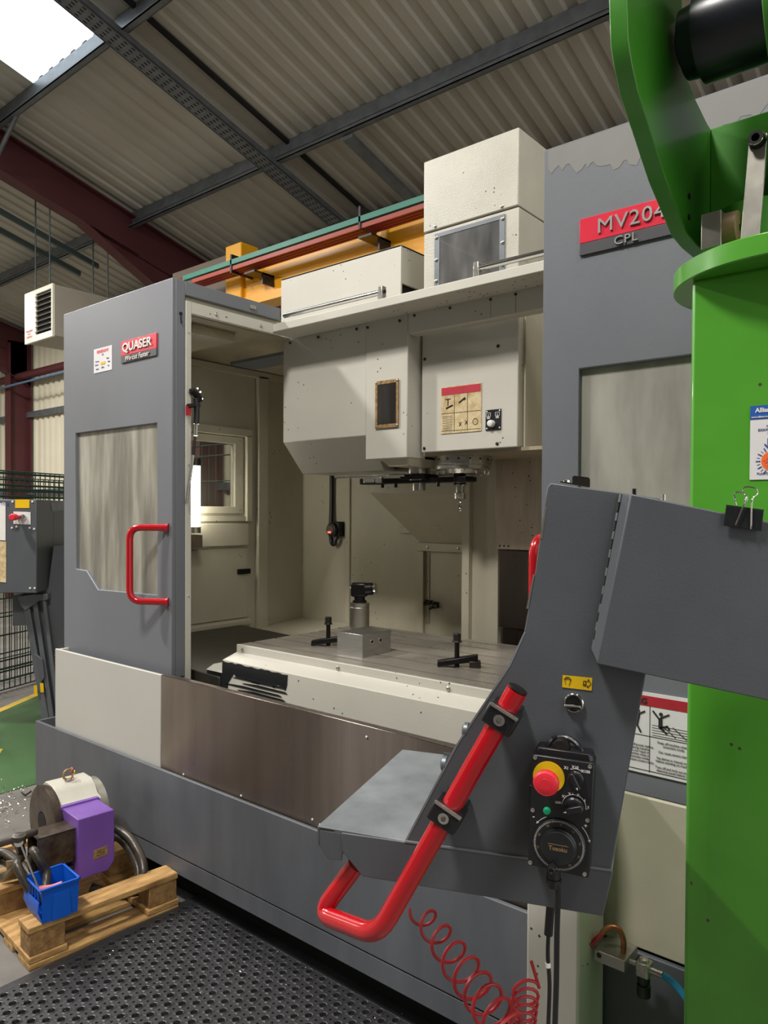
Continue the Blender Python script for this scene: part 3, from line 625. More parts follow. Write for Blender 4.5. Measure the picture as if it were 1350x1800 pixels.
for k in range(26):
    x, z = -2.425+random.random()**2*.09, 1.06+random.gauss(0, .014); b.cyl((x, YB-.021, z), (x, YB-.001, z), random.uniform(.002, .008), n=6)
tag(b.build('peeled_paint', 'duct', bw), kind='stuff')
F1, F2 = at(650, 866, Y=2.98), at(813, 870, Y=2.98); W1, W2 = at(862, 961, Y=YB), at(743, 958, Y=YB)
W0 = Vector((F1.x-.02, YB, F1.z)); T1, T2 = F1+ZA*.09, F2+ZA*.09; W3 = at(876, 905, Y=YB)
b = MB(); vv = [b.b.verts.new(p) for p in (F1, F2, W1, W2, T1, T2, Vector((T2.x, YB, T2.z+.02)), Vector((T1.x, YB, T1.z)), Vector((W3.x+.05, YB, T2.z)), W0)]
for f in ((0, 1, 2, 3), (4, 5, 1, 0), (4, 7, 6, 5), (5, 6, 1), (1, 6, 2), (0, 3, 9), (4, 0, 9, 7)): b.b.faces.new([vv[i] for i in f])
b.build('wall_hood', 'cream_in', bw, smooth=10)
MB().box(-2.60, -2.45, YB-.02, YB, 1.44, 1.475).build('hood_ledge', 'cream_in', bw, bevel=.003)
MB().box(-1.97, -1.93, 2.94, YB, .9, 1.78).build('column_cheek', 'cream_in', mc)
cv = MB().box(-1.79, -1.15, 2.945, 2.955, 1.39, 1.82).build('way_cover', 'steel_rough', mc, bevel=.002)
MB().box(-1.93, -1.79, 2.97, 3.0, .9, 1.80).build('way_cover_side', 'cream_in', mc)
MB().box(-1.78, -1.15, 2.965, 2.975, 1.03, 1.385).build('way_cover', 'steel', mc, bevel=.002)
MB().box(-1.77, -1.15, 2.985, 2.995, .80, 1.025).build('way_cover', 'steel', mc, bevel=.002)
screwrow([(-1.765+k*.022, 2.944, 1.405) for k in range(3)], -YA, .004, .002, cv, 'void')
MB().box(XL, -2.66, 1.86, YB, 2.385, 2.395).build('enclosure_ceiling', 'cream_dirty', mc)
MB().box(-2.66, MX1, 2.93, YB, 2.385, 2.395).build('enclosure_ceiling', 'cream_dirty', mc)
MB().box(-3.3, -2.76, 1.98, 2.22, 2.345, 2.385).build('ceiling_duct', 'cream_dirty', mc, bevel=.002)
MB().box(-3.3, -2.7, 2.62, 2.80, 2.37, 2.385).build('ceiling_hatch', 'gray', mc)
MB().box(MX1-.03, MX1, 1.85, YB, .8, 2.4).build('enclosure_right_wall', 'cream_in', mc)
MB().box(XL, MX1, 1.76, YB, .66, .70).build('chip_pan', 'duct', mc)
MB().hexa([(XL, 1.9, .80), (-2.46, 1.9, .80), (-2.46, 2.75, .80), (XL, 2.75, .80), (XL+.02, 1.9, .905), (-2.46, 1.9, .875), (-2.46, 2.75, .875), (XL+.02, 2.75, .905)]).build('side_way_cover', 'duct', mc, bevel=.004)
MB().hexa([(XL, 2.75, .74), (-2.3, 2.75, .74), (-2.3, YB, .78), (XL, YB, .78), (XL, 2.75, .86), (-2.3, 2.75, .86), (-2.3, YB, .89), (XL, YB, .89)]).build('floor_slope', 'cream_in', mc)
# estop/probe box on the back wall
pb = MB().box(-3.10, -3.035, YB-.05, YB, 1.41, 1.50).build('probe_receiver', 'black', mc, bevel=.006)
MB().lathe((-3.085, YB-.05, 1.452), Vector((0, -1, 0)), [(0, .042), (.012, .042), (.02, .036), (.021, .03)], 24).build('receiver_bezel', 'black', pb)
MB().lathe((-3.085, YB-.07, 1.452), Vector((0, -1, 0)), [(0, .03), (.008, .028), (.012, .015)], 20).build('receiver_lens', 'brownboard', pb)
MB().obox((-3.083, YB-.083, 1.437), XA, YA, ZA, .011, .002, .005).build('signal_light', 'redled', pb)
MB().tube(smoothpath([(-3.125, YB-.02, 1.82), (-3.125, YB-.02, 1.6), (-3.12, YB-.03, 1.45), (-3.115, YB-.03, 1.38), (-3.09, YB-.035, 1.365), (-3.07, YB-.03, 1.41)]), .013, 8).build('receiver_cable', 'black', pb)
# work lamp
lp = MB().cyl((-3.33, 2.41, 1.475), (-3.33, 2.41, 1.80), .026, n=18).build('work_lamp_tube', 'lamp', mc)
MB().cyl((-3.33, 2.41, 1.44), (-3.33, 2.41, 1.475), .03, n=18).build('lamp_socket', 'alu_matt', lp); MB().cyl((-3.33, 2.41, 1.80), (-3.33, 2.41, 1.84), .03, n=18).build('lamp_cap', 'dark_steel', lp)
MB().box(-3.40, -3.30, 2.385, 2.435, 1.36, 1.43).build('lamp_bracket', 'brownboard', lp); MB().box(-3.40, -3.27, 2.38, 2.46, 1.354, 1.362).build('lamp_shelf', 'chrome_dull', lp)

# worktable
prof = [(1.985, .93), (1.985, 1.0)]
y = 1.985
for ys in (2.06, 2.19, 2.32, 2.45, 2.58, 2.68):
    prof += [(ys, 1.0), (ys, .982), (ys-.008, .982), (ys-.008, .97), (ys+.022, .97), (ys+.022, .982), (ys+.014, .982), (ys+.014, 1.0)]
prof += [(2.74, 1.0), (2.74, .93)]
MB().prism([(-2.45, a, b_) for a, b_ in prof], (1.5, 0, 0)).build('worktable', 'table', mc, smooth=20)
ap = MB().prism([(-2.44, 1.985, 1.004), (-2.44, 1.972, 1.004), (-2.44, 1.972, .972), (-2.44, 1.90, .950), (-2.44, 1.893, .70), (-2.44, 1.985, .70)], (1.5, 0, 0)).build('table_apron', 'cream', mc, bevel=.002)
screwrow([(-2.40, 1.972, .985), (-1.86, 1.972, .985), (-1.37, 1.972, .985)], -YA, .008, .006, ap)
pts = []
x = -2.438; pts = [(-2.438, .76), (-2.438, .946)]
while x < -2.06: pts.append((x, .945+random.uniform(-.004, .002))); x += .02
pts += [(-2.05, .943), (-2.052, .905)]
x = -2.06
while x > -2.38: pts.append((x, .90+random.uniform(-.012, .008)-(x+2.38)*.03)); x -= .016
pts += [(-2.40, .86), (-2.40, .76)]
MB().prism([(a, 1.8985-(.95-c)*.028-.001, c) for a, c in pts], (0, .004, 0)).build('apron_black_band', 'blackface', ap)
for k, (a, c, ww) in enumerate([(-2.22, .892, .15), (-2.18, .876, .13), (-2.25, .86, .17), (-2.2, .846, .14), (-2.24, .83, .12)]):
    MB().prism([(a-ww, 1.8955-(.95-c)*.028, c-.001), (a, 1.8955-(.95-c)*.028, c-.003), (a+ww, 1.8955-(.95-c)*.028, c-.002), (a+ww*.9, 1.8955-(.95-c)*.028, c+.002), (a-ww*.3, 1.8955-(.95-c)*.028, c+.004)], (0, .003, 0)).build('paint_scrape', 'blackface', ap)
sb = MB().box(-2.555, -2.445, 1.905, 2.0, .80, .895).build('way_wiper_box', 'blackface', mc, bevel=.006); MB().hexa([(-2.555, 1.90, .893), (-2.445, 1.90, .893), (-2.445, 2.0, .893), (-2.555, 2.0, .893), (-2.54, 1.93, .915), (-2.445, 1.93, .93), (-2.445, 2.0, .93), (-2.54, 2.0, .915)]).build('wiper_lid', 'cream', sb, bevel=.003)

# ------------------------------------------------ things on the table
def strap_clamp(x, y, ang, label):
    t = thing('strap_clamp', label, 'clamp', (0, 0, 0), 'strap clamps on the worktable')
    b = MB(); b.hexa([(-.075, -.017, .022), (.07, -.017, .0), (.07, .017, .0), (-.075, .017, .022), (-.075, -.017, .045), (.07, -.014, .02), (.07, .014, .02), (-.075, .017, .045)])
    b.build('strap', 'blackmetal', t, bevel=.003)
    MB().box(-.085, -.045, -.02, .02, 0, .022).build('step_block', 'dark_steel', t, bevel=.002)
    MB().cyl((0, 0, -.01), (0, 0, .115), .009, n=12).build('stud', 'blackmetal', t)
    MB().lathe((0, 0, .118), ZA, [(-.03, .019), (-.026, .019), (-.026, .015), (0, .015), (.001, .012)], 6).build('nut', 'dark_steel', t, bevel=.001)
    t.location = (x, y, 1.001); t.rotation_euler = (0, 0, ang); ORG[t.name] = Vector((x, y, 1.001)); return t
c1 = at(577, 1135, Z=1.0); c2 = at(803, 1172, Z=1.0)
cl = strap_clamp(c1.x, c1.y, math.radians(215), 'black strap clamp with tall stud on the worktable left of the aluminium block')
cl2 = dup(cl, (c2.x, c2.y, 1.001), 'black strap clamp with tall stud alone at the right of the worktable', 'strap clamps on the worktable')
A, B_, D_ = at(637, 1157, Z=1.0), at(604, 1147, Z=1.0), at(681, 1150, Z=1.0)
wbk = (A.y+B_.y)/2
bl = MB().box(B_.x, A.x, A.y, A.y+.17, 1.0, 1.088).build('aluminium_block', 'alu', bevel=.0015)
tag(bl, 'square milled aluminium block with two side holes standing on the worktable', 'block')
for dy in (.055, .105):
    MB().cyl((A.x-.01, A.y+dy, 1.056), (A.x+.0012, A.y+dy, 1.056), .009, n=16).build('bore_rim', 'chrome', bl); MB().cyl((A.x-.01, A.y+dy, 1.056), (A.x+.0018, A.y+dy, 1.056), .006, n=16).build('bore', 'void', bl)
th = at(632, 1104, Z=1.0)
ts = thing('angled_spindle_tool', 'silver cylinder topped by a black angle head standing behind the aluminium block', 'tool', (th.x, th.y, 1.0))
MB().lathe(th, ZA, [(0, .045), (.002, .047), (.10, .047), (.104, .044), (.106, .047), (.122, .047), (.124, .036)], 28).build('body', 'alu_matt', ts)
MB().lathe((th.x, th.y, 1.124), ZA, [(0, .034), (.008, .034), (.012, .026), (.03, .026)], 20).build('neck', 'blackmetal', ts)
MB().obox((th.x, th.y, 1.185), Vector((.9, .43, 0)), Vector((-.43, .9, 0)), ZA, .04, .026, .034).build('angle_head', 'blackmetal', ts, bevel=.01)
MB().lathe((th.x+.03, th.y+.014, 1.188), Vector((.9, .43, .1)), [(0, .03), (.03, .03), (.032, .026), (.04, .026)], 20).build('output_collar', 'blackmetal', ts); MB().lathe((th.x+.066, th.y+.031, 1.192), Vector((.9, .43, .1)), [(0, .026), (.008, .026), (.01, .012)], 20).build('output_disc', 'chrome', ts)
MB().lathe((th.x-.035, th.y-.02, 1.19), Vector((-.7, -.7, 0)), [(0, .014), (.008, .014), (.01, .008)], 12).build('side_cap', 'chrome_dull', ts); MB().cyl((th.x-.04, th.y-.01, 1.20), (th.x-.045, th.y-.01, 1.235), .003, n=6).build('locating_pin', 'chrome_dull', ts)
MB().obox((th.x-.055, th.y+.01, 1.01), XA, YA, ZA, .012, .01, .006).build('loose_clip', 'chrome_dull', ts)

# air gun hanging at the left of the opening
ag = thing('air_gun', 'black air gun and grey hose hanging inside the left edge of the door opening', 'air gun', at(345, 760, X=-2.62))
def ap_(x, y): return at(x, y, X=-2.60)
MB().tube(smoothpath([ap_(344, 700), ap_(346, 722), ap_(345, 745)]), .012, 12).build('grip', 'black', ag)
MB().tube(smoothpath([ap_(336, 686), ap_(346, 695), ap_(352, 706)]), .014, 10).build('body', 'blackmetal', ag); MB().tube([ap_(330, 714), ap_(350, 712)], .010, 10).build('mount', 'black', ag)
for q in ((341, 690), (352, 691), (355, 703), (347, 685)): MB().lathe(ap_(*q), Vector((1, -.6, .3)), [(0, .006), (.01, .006), (.012, .003)], 8).build('valve_nut', 'chrome', ag)
MB().tube([ap_(333, 684), ap_(341, 692)], .003, 6).build('nozzle', 'blackmetal', ag)
MB().tube([ap_(345, 745), ap_(344, 766)], .0075, 10).build('coupling', 'chrome', ag); MB().tube([ap_(343, 768), ap_(340, 800)], .006, 10).build('coupling', 'dark_steel', ag)
MB().tube(smoothpath([ap_(340, 800), ap_(336, 830), ap_(331, 862), ap_(328, 885)]), .0062, 10).build('hose', 'chrome_dull', ag)
MB().obox(ap_(331, 722), XA, YA, ZA, .004, .01, .02).build('red_tag', 'red', ag)

# ================================================================ CONTROL CONSOLE (stands in front of the machine, turned towards the operator)
P0 = np.array([-.541, 1.011, 1.051]); CU = Vector((.9440576, .32978, 0)); CN = Vector((-.32978, .9440576, 0))
def kp(x, y, o=0.0): return onpl(x, y, P0+np.array(CN)*o, np.array(CN))
cc = thing('control_console', 'dark grey tilted control console with sloping side plate and tray in front of the machine', 'console', (-.5, 1.1, .7))
def kpoly(pts, o, t, name, m, par, bevel=.0015):
    return MB().prism([kp(x, y, o) for x, y in pts], CN*t, ).build(name, m, par, bevel=bevel)
sp = kpoly([(968, 849), (1160, 876), (1150, 1100), (1135, 1185), (1074, 1528), (712, 1478), (800, 1312), (893, 1172), (921, 1112), (940, 1010), (949, 947), (958, 880), (962, 857)], 0, .004, 'side_plate', 'console', cc)
# body behind the plate
MB().prism([kp(x, y, .004) for x, y in [(985, 858), (1155, 880), (1146, 1100), (1128, 1185), (1070, 1522), (900, 1500), (920, 1180), (960, 1000)]], CN*.10).build('console_body', 'console', cc)
tz = kp(558, 1455).z
A = kp(558, 1455); A.z = tz; B = kp(1075, 1530); B.z = tz
MB().prism([A, B, B+CN*.44, A+CN*.44], (0, 0, .003)).build('tray', 'traytop', cc, bevel=.001)
MB().prism([A+CN*.425+CU*.10, A+CN*.425+CU*.3, A+CN*.425+CU*.3+ZA*.012, A+CN*.425+CU*.10+ZA*.012], CN*.003).build('tray_back_edge', 'console', cc)
kpoly([(600, 1464), (712, 1480), (1078, 1531), (1060, 1611), (637, 1541), (601, 1497)], -.002, .003, 'tray_lip', 'console', cc)
kpoly([(559, 1458), (607, 1466), (601, 1513), (578, 1511), (561, 1488)], .001, .003, 'tray_lip', 'console', cc)
MB().prism([A+ZA*-.0, A+CN*.44, A+CN*.44-ZA*.03, A-ZA*.03], CU*.003).build('tray_side', 'console', cc)
kpoly([(712, 1478), (1075, 1529), (1075, 1532), (711, 1481)], -.003, .003, 'lip_edge', 'traytop', cc, 0)
kpoly([(712, 1477), (800, 1311), (893, 1171), (921, 1111), (924, 1112), (897, 1171), (804, 1311), (716, 1477)], -.0006, .002, 'plate_edge', 'traytop', cc, 0)
kpoly([(949, 947), (958, 890), (961, 892), (953, 947)], -.0006, .002, 'worn_edge', 'chrome_dull', cc, 0); kpoly([(925, 1070), (937, 1010), (940, 1010), (929, 1070)], -.0006, .002, 'worn_edge', 'chrome_dull', cc, 0)
for q in ((822, 1281), (784, 1340)): MB().lathe(kp(q[0]+6, q[1]+4, .012), -CU, [(0, .008), (.004, .013), (.010, .013), (.013, .009)], 18).build('edge_bumper', 'galv', cc)
# screen box
fo, bo = -.035, .0
FP = [kp(1109, 868, fo), kp(1500, 948, fo), kp(1500, 1264, fo), kp(1050, 1168, fo)]
BP = [kp(1091, 866, bo), kp(1520, 950, bo), kp(1520, 1250, bo), kp(1038, 1140, bo)]
b = MB(); vf = [b.b.verts.new(p) for p in FP]; vb = [b.b.verts.new(p) for p in BP]; vc = [b.b.verts.new(p+CN*.16) for p in BP]
b.b.faces.new(vf)
for i in range(4):
    j = (i+1) % 4; b.b.faces.new((vf[j], vf[i], vb[i], vb[j])); b.b.faces.new((vb[j], vb[i], vc[i], vc[j]))
b.b.faces.new(vc[::-1]); b.build('screen_box', 'console', cc, bevel=.002, smooth=20)
h0, h1 = kp(1088, 868, -.003), kp(1039, 1140, -.003); hg = MB().obox((h0+h1)/2+CU*.003, CU, CN, (h1-h0).normalized(), .0035, .001, (h1-h0).length/2).build('hinge', 'galv', cc)
for k in range(17):
    a, b_ = h0.lerp(h1, (k+.06)/17), h0.lerp(h1, (k+.94)/17)
    MB().cyl(a-CN*.001+CU*(.0035 if k % 2 else .0045), b_-CN*.001+CU*(.0035 if k % 2 else .0045), .0032 if k % 2 else .004, n=8).build('hinge_knuckle', 'dark_steel' if k % 2 else 'galv', hg)
MB().prism([kp(1006, 850, .03), kp(1037, 856, .03), kp(1037, 842, .03), kp(1034, 839, .03), kp(1009, 836, .03), kp(1006, 839, .03)], CN*.002).build('latch_tab', 'dark_steel', cc)
MB().prism([kp(985, 848, .0), kp(1036, 857, .0), kp(1036, 857, .034), kp(985, 848, .034)], (0, 0, .002)).build('latch_base', 'dark_steel', cc)
MB().lathe(kp(996, 848, .018), ZA, [(0, .006), (.003, .0055), (.005, .002)], 12).build('latch_rivet', 'chrome', cc)
for q in ((1115, 864), (1164, 872)): MB().box(-.003, .003, -.003, .003, 0, .008)  # placed below as hook studs
for q in ((1115, 870), (1166, 880)): MB().cyl(kp(*q, .0), kp(*q, .0)+ZA*.009, .003, n=8).build('edge_stud', 'blackmetal' if q[0] < 1120 else 'chrome_dull', cc)
# yellow hand symbol label
kpoly([(989, 1187), (1041, 1192), (1040, 1214), (988, 1208)], -.0012, .001, 'yellow_label', 'yellow', cc, 0)
def kline(b, pts, o, r):
    for p, q in zip(pts, pts[1:]):
        a, c = kp(*p, o), kp(*q, o); d = (c-a).normalized(); n = d.cross(CN).normalized()
        b.obox((a+c)/2, d, n, CN, (c-a).length/2+r*.5, r, .0003)
    return b
b = MB(); kline(b, [(995, 1203), (993, 1197), (992, 1193), (994, 1192), (995, 1196), (995, 1190), (997, 1190), (998, 1195), (999, 1190), (1001, 1191), (1001, 1195), (1003, 1193), (1004, 1195), (1002, 1200), (1000, 1205)], -.0016, .0003)
kline(b, [(1026, 1197), (1034, 1198), (1034, 1194), (1039, 1202), (1033, 1209), (1033, 1206), (1025, 1205), (1026, 1197)], -.0016, .0004); kline(b, [(1030, 1199), (1030, 1204), (1027, 1203)], -.0016, .0005)
tag(b.build('label_symbol', 'ink', cc), kind='stuff')
# key switch
kc = kp(1009, 1235, 0); MB().lathe(kc, -CN, [(0, .0145), (.004, .0145), (.005, .0135), (.005, .0125)], 24).build('key_switch', 'chrome', cc)
MB().lathe(kc, -CN, [(.004, .0125), (.007, .0118), (.0072, .008)], 24).build('key_barrel', 'blackmetal', cc)
MB().obox(kc-CN*.018+ZA*-.003, CU, (CN*.7+ZA*.7), (CN*-.7+ZA*.7), .012, .0015, .005).build('key', 'chrome', cc, bevel=.001); MB().obox(kc-CN*.012, CU, CN, ZA, .0035, .006, .0012).build('key_blade', 'chrome', cc)
hk = MB().lathe(kp(991, 1303, 0), -CN, [(0, .007), (.014, .007), (.015, .0115), (.035, .0125), (.037, .0115)], 20).build('hanging_knob', 'dark_steel', cc)
# red handle bar
H = [kp(909, 1213, -.05), kp(664, 1645, -.05)]
HC = kp(562, 1606, .03); HD = kp(626, 1520, .03)
hb = MB().tube(fillet([H[0], H[1], HC, HD], .04, 10), .0158, 20).build('grab_bar', 'red', cc, smooth=50)
hdir = (H[1]-H[0]).normalized(); MB().lathe(H[0]-hdir*.001, hdir*-1, [(0, .0152), (.002, .0152), (.003, .013)], 20).build('bar_cap', 'dark_steel', hb)
hs = hdir.cross(CN).normalized()
for q in ((886, 1262), (791, 1433)):
    c = kp(*q, -.05); t = (c-H[0]).dot(hdir); c = H[0]+hdir*t
    k_ = MB().obox(c+CN*.002, hs, hdir, CN, .0245, .017, .021).build('bar_clamp', 'black', hb, bevel=.004)
    MB().obox(c+CN*.032, hs, hdir, CN, .02, .017, .017).build('clamp_foot', 'black', hb, bevel=.002)
    MB().obox(c-CN*.0165-hdir*.0145, hs, hdir, CN, .022, .0018, .0055).build('clamp_lip', 'chrome_dull', hb)
    MB().lathe(c-CN*.019, -CN, [(0, .0085), (.003, .0085), (.003, .0045), (.001, .0045)], 18).build('clamp_bolt', 'chrome', hb)
    MB().lathe(c-CN*.0195, -CN, [(0, .0042), (.0005, .0042)], 6).build('bolt_socket', 'rustframe', hb)

# ---------------------------------------------------------------- hand pendant
hp = thing('handwheel_pendant', 'black handheld pendant with red stop button and dial hanging on the console plate', 'pendant', kp(980, 1540, -.03))
FO = -.047
def qp(x, y, o=None): return kp(x, y, FO if o is None else o)
fa, fb_, fc, fd = qp(935.4, 1326), qp(1044.5, 1342), qp(1035, 1544), qp(927.5, 1519.7)
ca = MB().prism([fa, fb_, fc, fd], CN*.04).build('case', 'black', hp, bevel=.003)
MB().prism([fa+CU*.001-ZA*.001, fb_-CU*.001-ZA*.001, fc-CU*.001+ZA*.001, fd+CU*.001+ZA*.001], CN*-.0015).build('face_plate', 'blackface', ca)
PX = (fb_-fa).normalized(); PY = (fa-fd).normalized(); FO -= .0016
MB().prism([fa+PY*.010+PX*.004+CN*.006, fb_+PY*.010-PX*.004+CN*.006, fb_-PY*.01+CN*.006, fa-PY*.01+CN*.006], CN*.032).build('case_top', 'black', hp, bevel=.004)
MB().tube(fillet([qp(958, 1322, -.03), qp(966, 1302, -.03), qp(978, 1296, -.012), qp(1002, 1298, -.012), qp(1018, 1310, -.03), qp(1024, 1330, -.03)], .008), .0042, 8).build('hanging_strap', 'black', hp)
for q in ((940.6, 1331.5), (1037, 1347.5), (936.3, 1424), (1032.5, 1441.7), (932, 1516), (1027.5, 1536.5)):
    MB().lathe(qp(*q), -CN, [(0, .0032), (.0012, .0030), (.0012, .0015), (.0006, .0012)], 12).build('screw', 'chrome_dull', hp)
e0 = qp(964.6, 1365.7); MB().lathe(e0, -CN, [(0, .0226), (.0012, .0226), (.0014, .011)], 36).build('stop_ring', 'yellow', hp)
MB().lathe(e0, -CN, [(.001, .0105), (.022, .0105)], 24).build('stop_stem', 'nylon', hp)
MB().lathe(e0, -CN, [(.018, .012), (.021, .0178), (.028, .0182), (.031, .0165), (.0325, .0155), (.0322, .0150), (.0325, .0145), (.0333, .009), (.0331, .0086), (.0335, .0082), (.0337, .002)], 36).build('stop_button', 'estop', hp, smooth=25)
def dial(x, y, ang, r, name):
    c = qp(x, y); MB().lathe(c, -CN, [(0, r), (.004, r), (.006, r*.85), (.012, r*.8)], 24).build(name, 'black', hp)
    d = (PX*math.cos(ang)+PY*math.sin(ang)); s = (PX*-math.sin(ang)+PY*math.cos(ang))
    kb = MB().obox(c-CN*.012, d, s, CN, r*1.05, r*.32, .007).build('knob_grip', 'black', hp, bevel=.0015)
    MB().prism([c-CN*.0193+d*r*1.0, c-CN*.0193+d*r*.68+s*.0012, c-CN*.0193+d*r*.68-s*.0012], CN*-.0003).build('knob_pointer', 'white', hp)
dial(1012, 1368, math.radians(-62), .0115, 'multiplier_knob'); dial(1009, 1417, math.radians(200), .0135, 'axis_knob')
def arc(b, c, r, a0, a1, o=0, n=24, wd=.00035):
    for k in range(n):
        t0, t1 = math.radians(a0+(a1-a0)*k/n), math.radians(a0+(a1-a0)*(k+1)/n)
        p, q = c+(PX*math.cos(t0)+PY*math.sin(t0))*r, c+(PX*math.cos(t1)+PY*math.sin(t1))*r
        d = (q-p).normalized(); b.obox((p+q)/2-CN*(.0002+o), d, d.cross(CN), CN, (q-p).length/2, wd, .00015)
def tick(b, c, r0, r1, a, wd=.0003, o=0):
    t = math.radians(a); d = PX*math.cos(t)+PY*math.sin(t); b.obox(c+d*(r0+r1)/2-CN*(.0002+o), d, d.cross(CN), CN, (r1-r0)/2, wd, .00015)
b = MB(); c1_ = qp(1012, 1368); c2_ = qp(1009, 1417)
arc(b, c1_, .0135, 58, 122, n=8); [tick(b, c1_, .0135, .0155, a) for a in (58, 90, 122)]
arc(b, c2_, .0165, -5, 178); [tick(b, c2_, .0165, .0185, a) for a in (-5, 32, 68, 98, 134, 178)]
c3_ = qp(983, 1484)
# +/- arrows
arc(b, c3_, .0435, 20, 45, n=8); arc(b, c3_, .0415, 118, 138, n=6)
for a, s in ((19, -1), (139, 1)):
    t = math.radians(a); r_ = .0435 if s < 0 else .0415; p = c3_+(PX*math.cos(t)+PY*math.sin(t))*r_; tg = (PX*-math.sin(t)+PY*math.cos(t))*s; rd_ = PX*math.cos(t)+PY*math.sin(t)
    b.prism([p+tg*.004-CN*.0001, p-rd_*.0018-CN*.0001, p+rd_*.0018-CN*.0001], CN*-.0003)
tag(b.build('face_markings', 'white', hp), kind='stuff')
for s, q, sz in (('X1', (995.5, 1350), .0055), ('X10', (1011, 1349), .0055), ('X100', (1029.5, 1356.5), .0055), ('OFF', (981, 1411), .0045), ('X', (990, 1400), .0048), ('Y', (1001, 1396), .0048), ('Z', (1016, 1398), .0048), ('4', (1027.5, 1407), .0048), ('5', (1034, 1419.5), .0048), ('+', (1029.5, 1452), .009), ('-', (938, 1435), .010)):
    text('face_lettering', s, qp(*q)-CN*.0001, PX, PY, sz, 'white', hp, ext=.0002, off=.00012)
MB().lathe(qp(961.4, 1425), -CN, [(0, .0056), (.003, .0054), (.0055, .004), (.0065, .001)], 18).build('indicator_lamp', 'green_led', hp)
dw = MB().lathe(c3_, -CN, [(0, .0375), (.003, .0375), (.004, .0365), (.0045, .026), (.009, .0255), (.010, .024), (.0135, .0235), (.0145, .022), (.0147, .012)], 60).build('handwheel', 'blackface', hp, smooth=25)
b = MB(); 
for k in range(100): tick(b, c3_, .0332, .0358 if k % 10 else .0362, k*3.6, .00022, .0041)
tag(b.build('dial_ticks', 'white', dw), kind='stuff')
for k, a in enumerate((90, 54, 18, -18, 162, 126, 198, -54)):
    t = math.radians(a-3); text('dial_number', ['0', '10', '20', '30', '80', '90', '70', '40'][k], c3_+(PX*math.cos(t)+PY*math.sin(t))*.0300-CN*.0045, PX*math.sin(t)-PY*math.cos(t), PX*math.cos(t)+PY*math.sin(t), .0042, 'gold', dw, ext=.0001)
text('dial_lettering', 'Tosoku', c3_-CN*.0148-PY*.001, PX, PY, .0085, 'gold', dw, ext=.0002, off=.00015)
b = MB(); p = c3_-CN*.0150+PY*.0050; b.obox(p, PX, PY, CN, .0145, .0003, .0002); b.build('dial_line', 'gold', dw)
kq = c3_+PY*-.0265+PX*-.006; MB().lathe(kq, -CN, [(.004, .005), (.012, .0045), (.022, .0055), (.030, .0055), (.031, .0035), (.029, .0025)], 16).build('crank_knob', 'black', dw)
MB().prism([fa-PX*.004-PY*.048+CN*.008, fa-PX*.004-PY*.082+CN*.008, fa+PX*.001-PY*.082+CN*.008, fa+PX*.001-PY*.048+CN*.008], CN*.015).build('enable_switch', 'black', hp, bevel=.002)
g0 = qp(973, 1526, -.03); MB().lathe(g0, -ZA, [(0, .010), (.014, .010), (.015, .0115), (.021, .0115), (.022, .008), (.028, .008)], 18).build('cable_gland', 'black', hp)
MB().tube(smoothpath([qp(981, 1545, -.03), qp(981, 1575, -.03), qp(979, 1640, -.025), qp(978, 1720, -.02), qp(975, 1830, -.02), qp(975, 1950, -.02)]), .0042, 10).build('pendant_cable', 'black', hp)
cb = thing('sensor_cable', 'thin black cable with a thick sleeve hanging left of the pendant cable', 'cable', kp(966, 1700, .03))
MB().tube([kp(968, 1590, .03), kp(964, 1643, .03)], .0068, 10).build('sleeve', 'black', cb)
MB().tube(smoothpath([kp(964, 1640, .03), kp(963, 1680, .03), kp(966, 1730, .03), kp(964, 1800, .03), kp(960, 1950, .03)]), .0033, 8).build('cable', 'black', cb)
MB().tube([kp(963, 1692, .03), kp(963.5, 1700, .03)], .0042, 8).build('tie', 'white', cb)

# binder clip on the top edge of the console box
bc = thing('binder_clip', 'black binder clip with two wire handles on the top edge of the console', 'clip', kp(1310, 925, -.03))
MB().prism([kp(1276, 889, -.042), kp(1343, 898, -.042), kp(1339, 934, -.042), kp(1272, 924, -.042)], CN*.002).build('clip_front', 'black', bc, bevel=.0006)
MB().prism([kp(1276, 889, -.042), kp(1343, 898, -.042), kp(1343, 898, -.02), kp(1276, 889, -.02)], (0, 0, .0015)).build('clip_spine', 'black', bc)
for pts in ([(1293, 923), (1310, 880), (1309, 869), (1296, 865), (1291, 872), (1294, 888)], [(1320, 930), (1322, 880), (1331, 868), (1327, 858), (1310, 856), (1304, 863), (1313, 874), (1309, 889)]):
    MB().tube(smoothpath([kp(x, y, -.0445 if i < 2 else -.036) for i, (x, y) in enumerate(pts)]), .0009, 8).build('wire_handle', 'chrome', bc)

# ================================================================ JIB CRANE
jc = thing('jib_crane', 'bright green jib crane column with round flange and swivelling arm bracket', 'crane', (-.296, 1.52, 0))
cx0, cx1, cy0, cy1 = -.436, -.156, 1.38, 1.66
MB().box(cx0, cx1, cy0, cy1, .012, 1.972).build('column', 'green', jc, bevel=.008, seg=3)
MB().box(cx0-.05, cx1+.05, cy0-.05, 1.69, 0, .012).build('base_plate', 'green', jc)
MB().lathe((-.296, 1.52, 1.970), ZA, [(0, .205), (.002, .207), (.034, .207), (.036, .205)], 72).build('flange', 'green', jc)
MB().cyl((-.36, 1.52, 2.0), (-.36, 1.52, 2.12), .07, n=32).build('pivot_boss', 'green_dark', jc)
cheek = [(1.158, 2.75), (1.158, 2.38), (1.166, 2.31), (1.182, 2.28), (1.208, 2.247), (1.34, 2.151), (1.462, 2.089), (1.52, 2.082), (1.62, 2.082), (1.62, 2.339), (1.57, 2.343), (1.51, 2.356), (1.44, 2.38), (1.419, 2.42), (1.419, 2.75)]
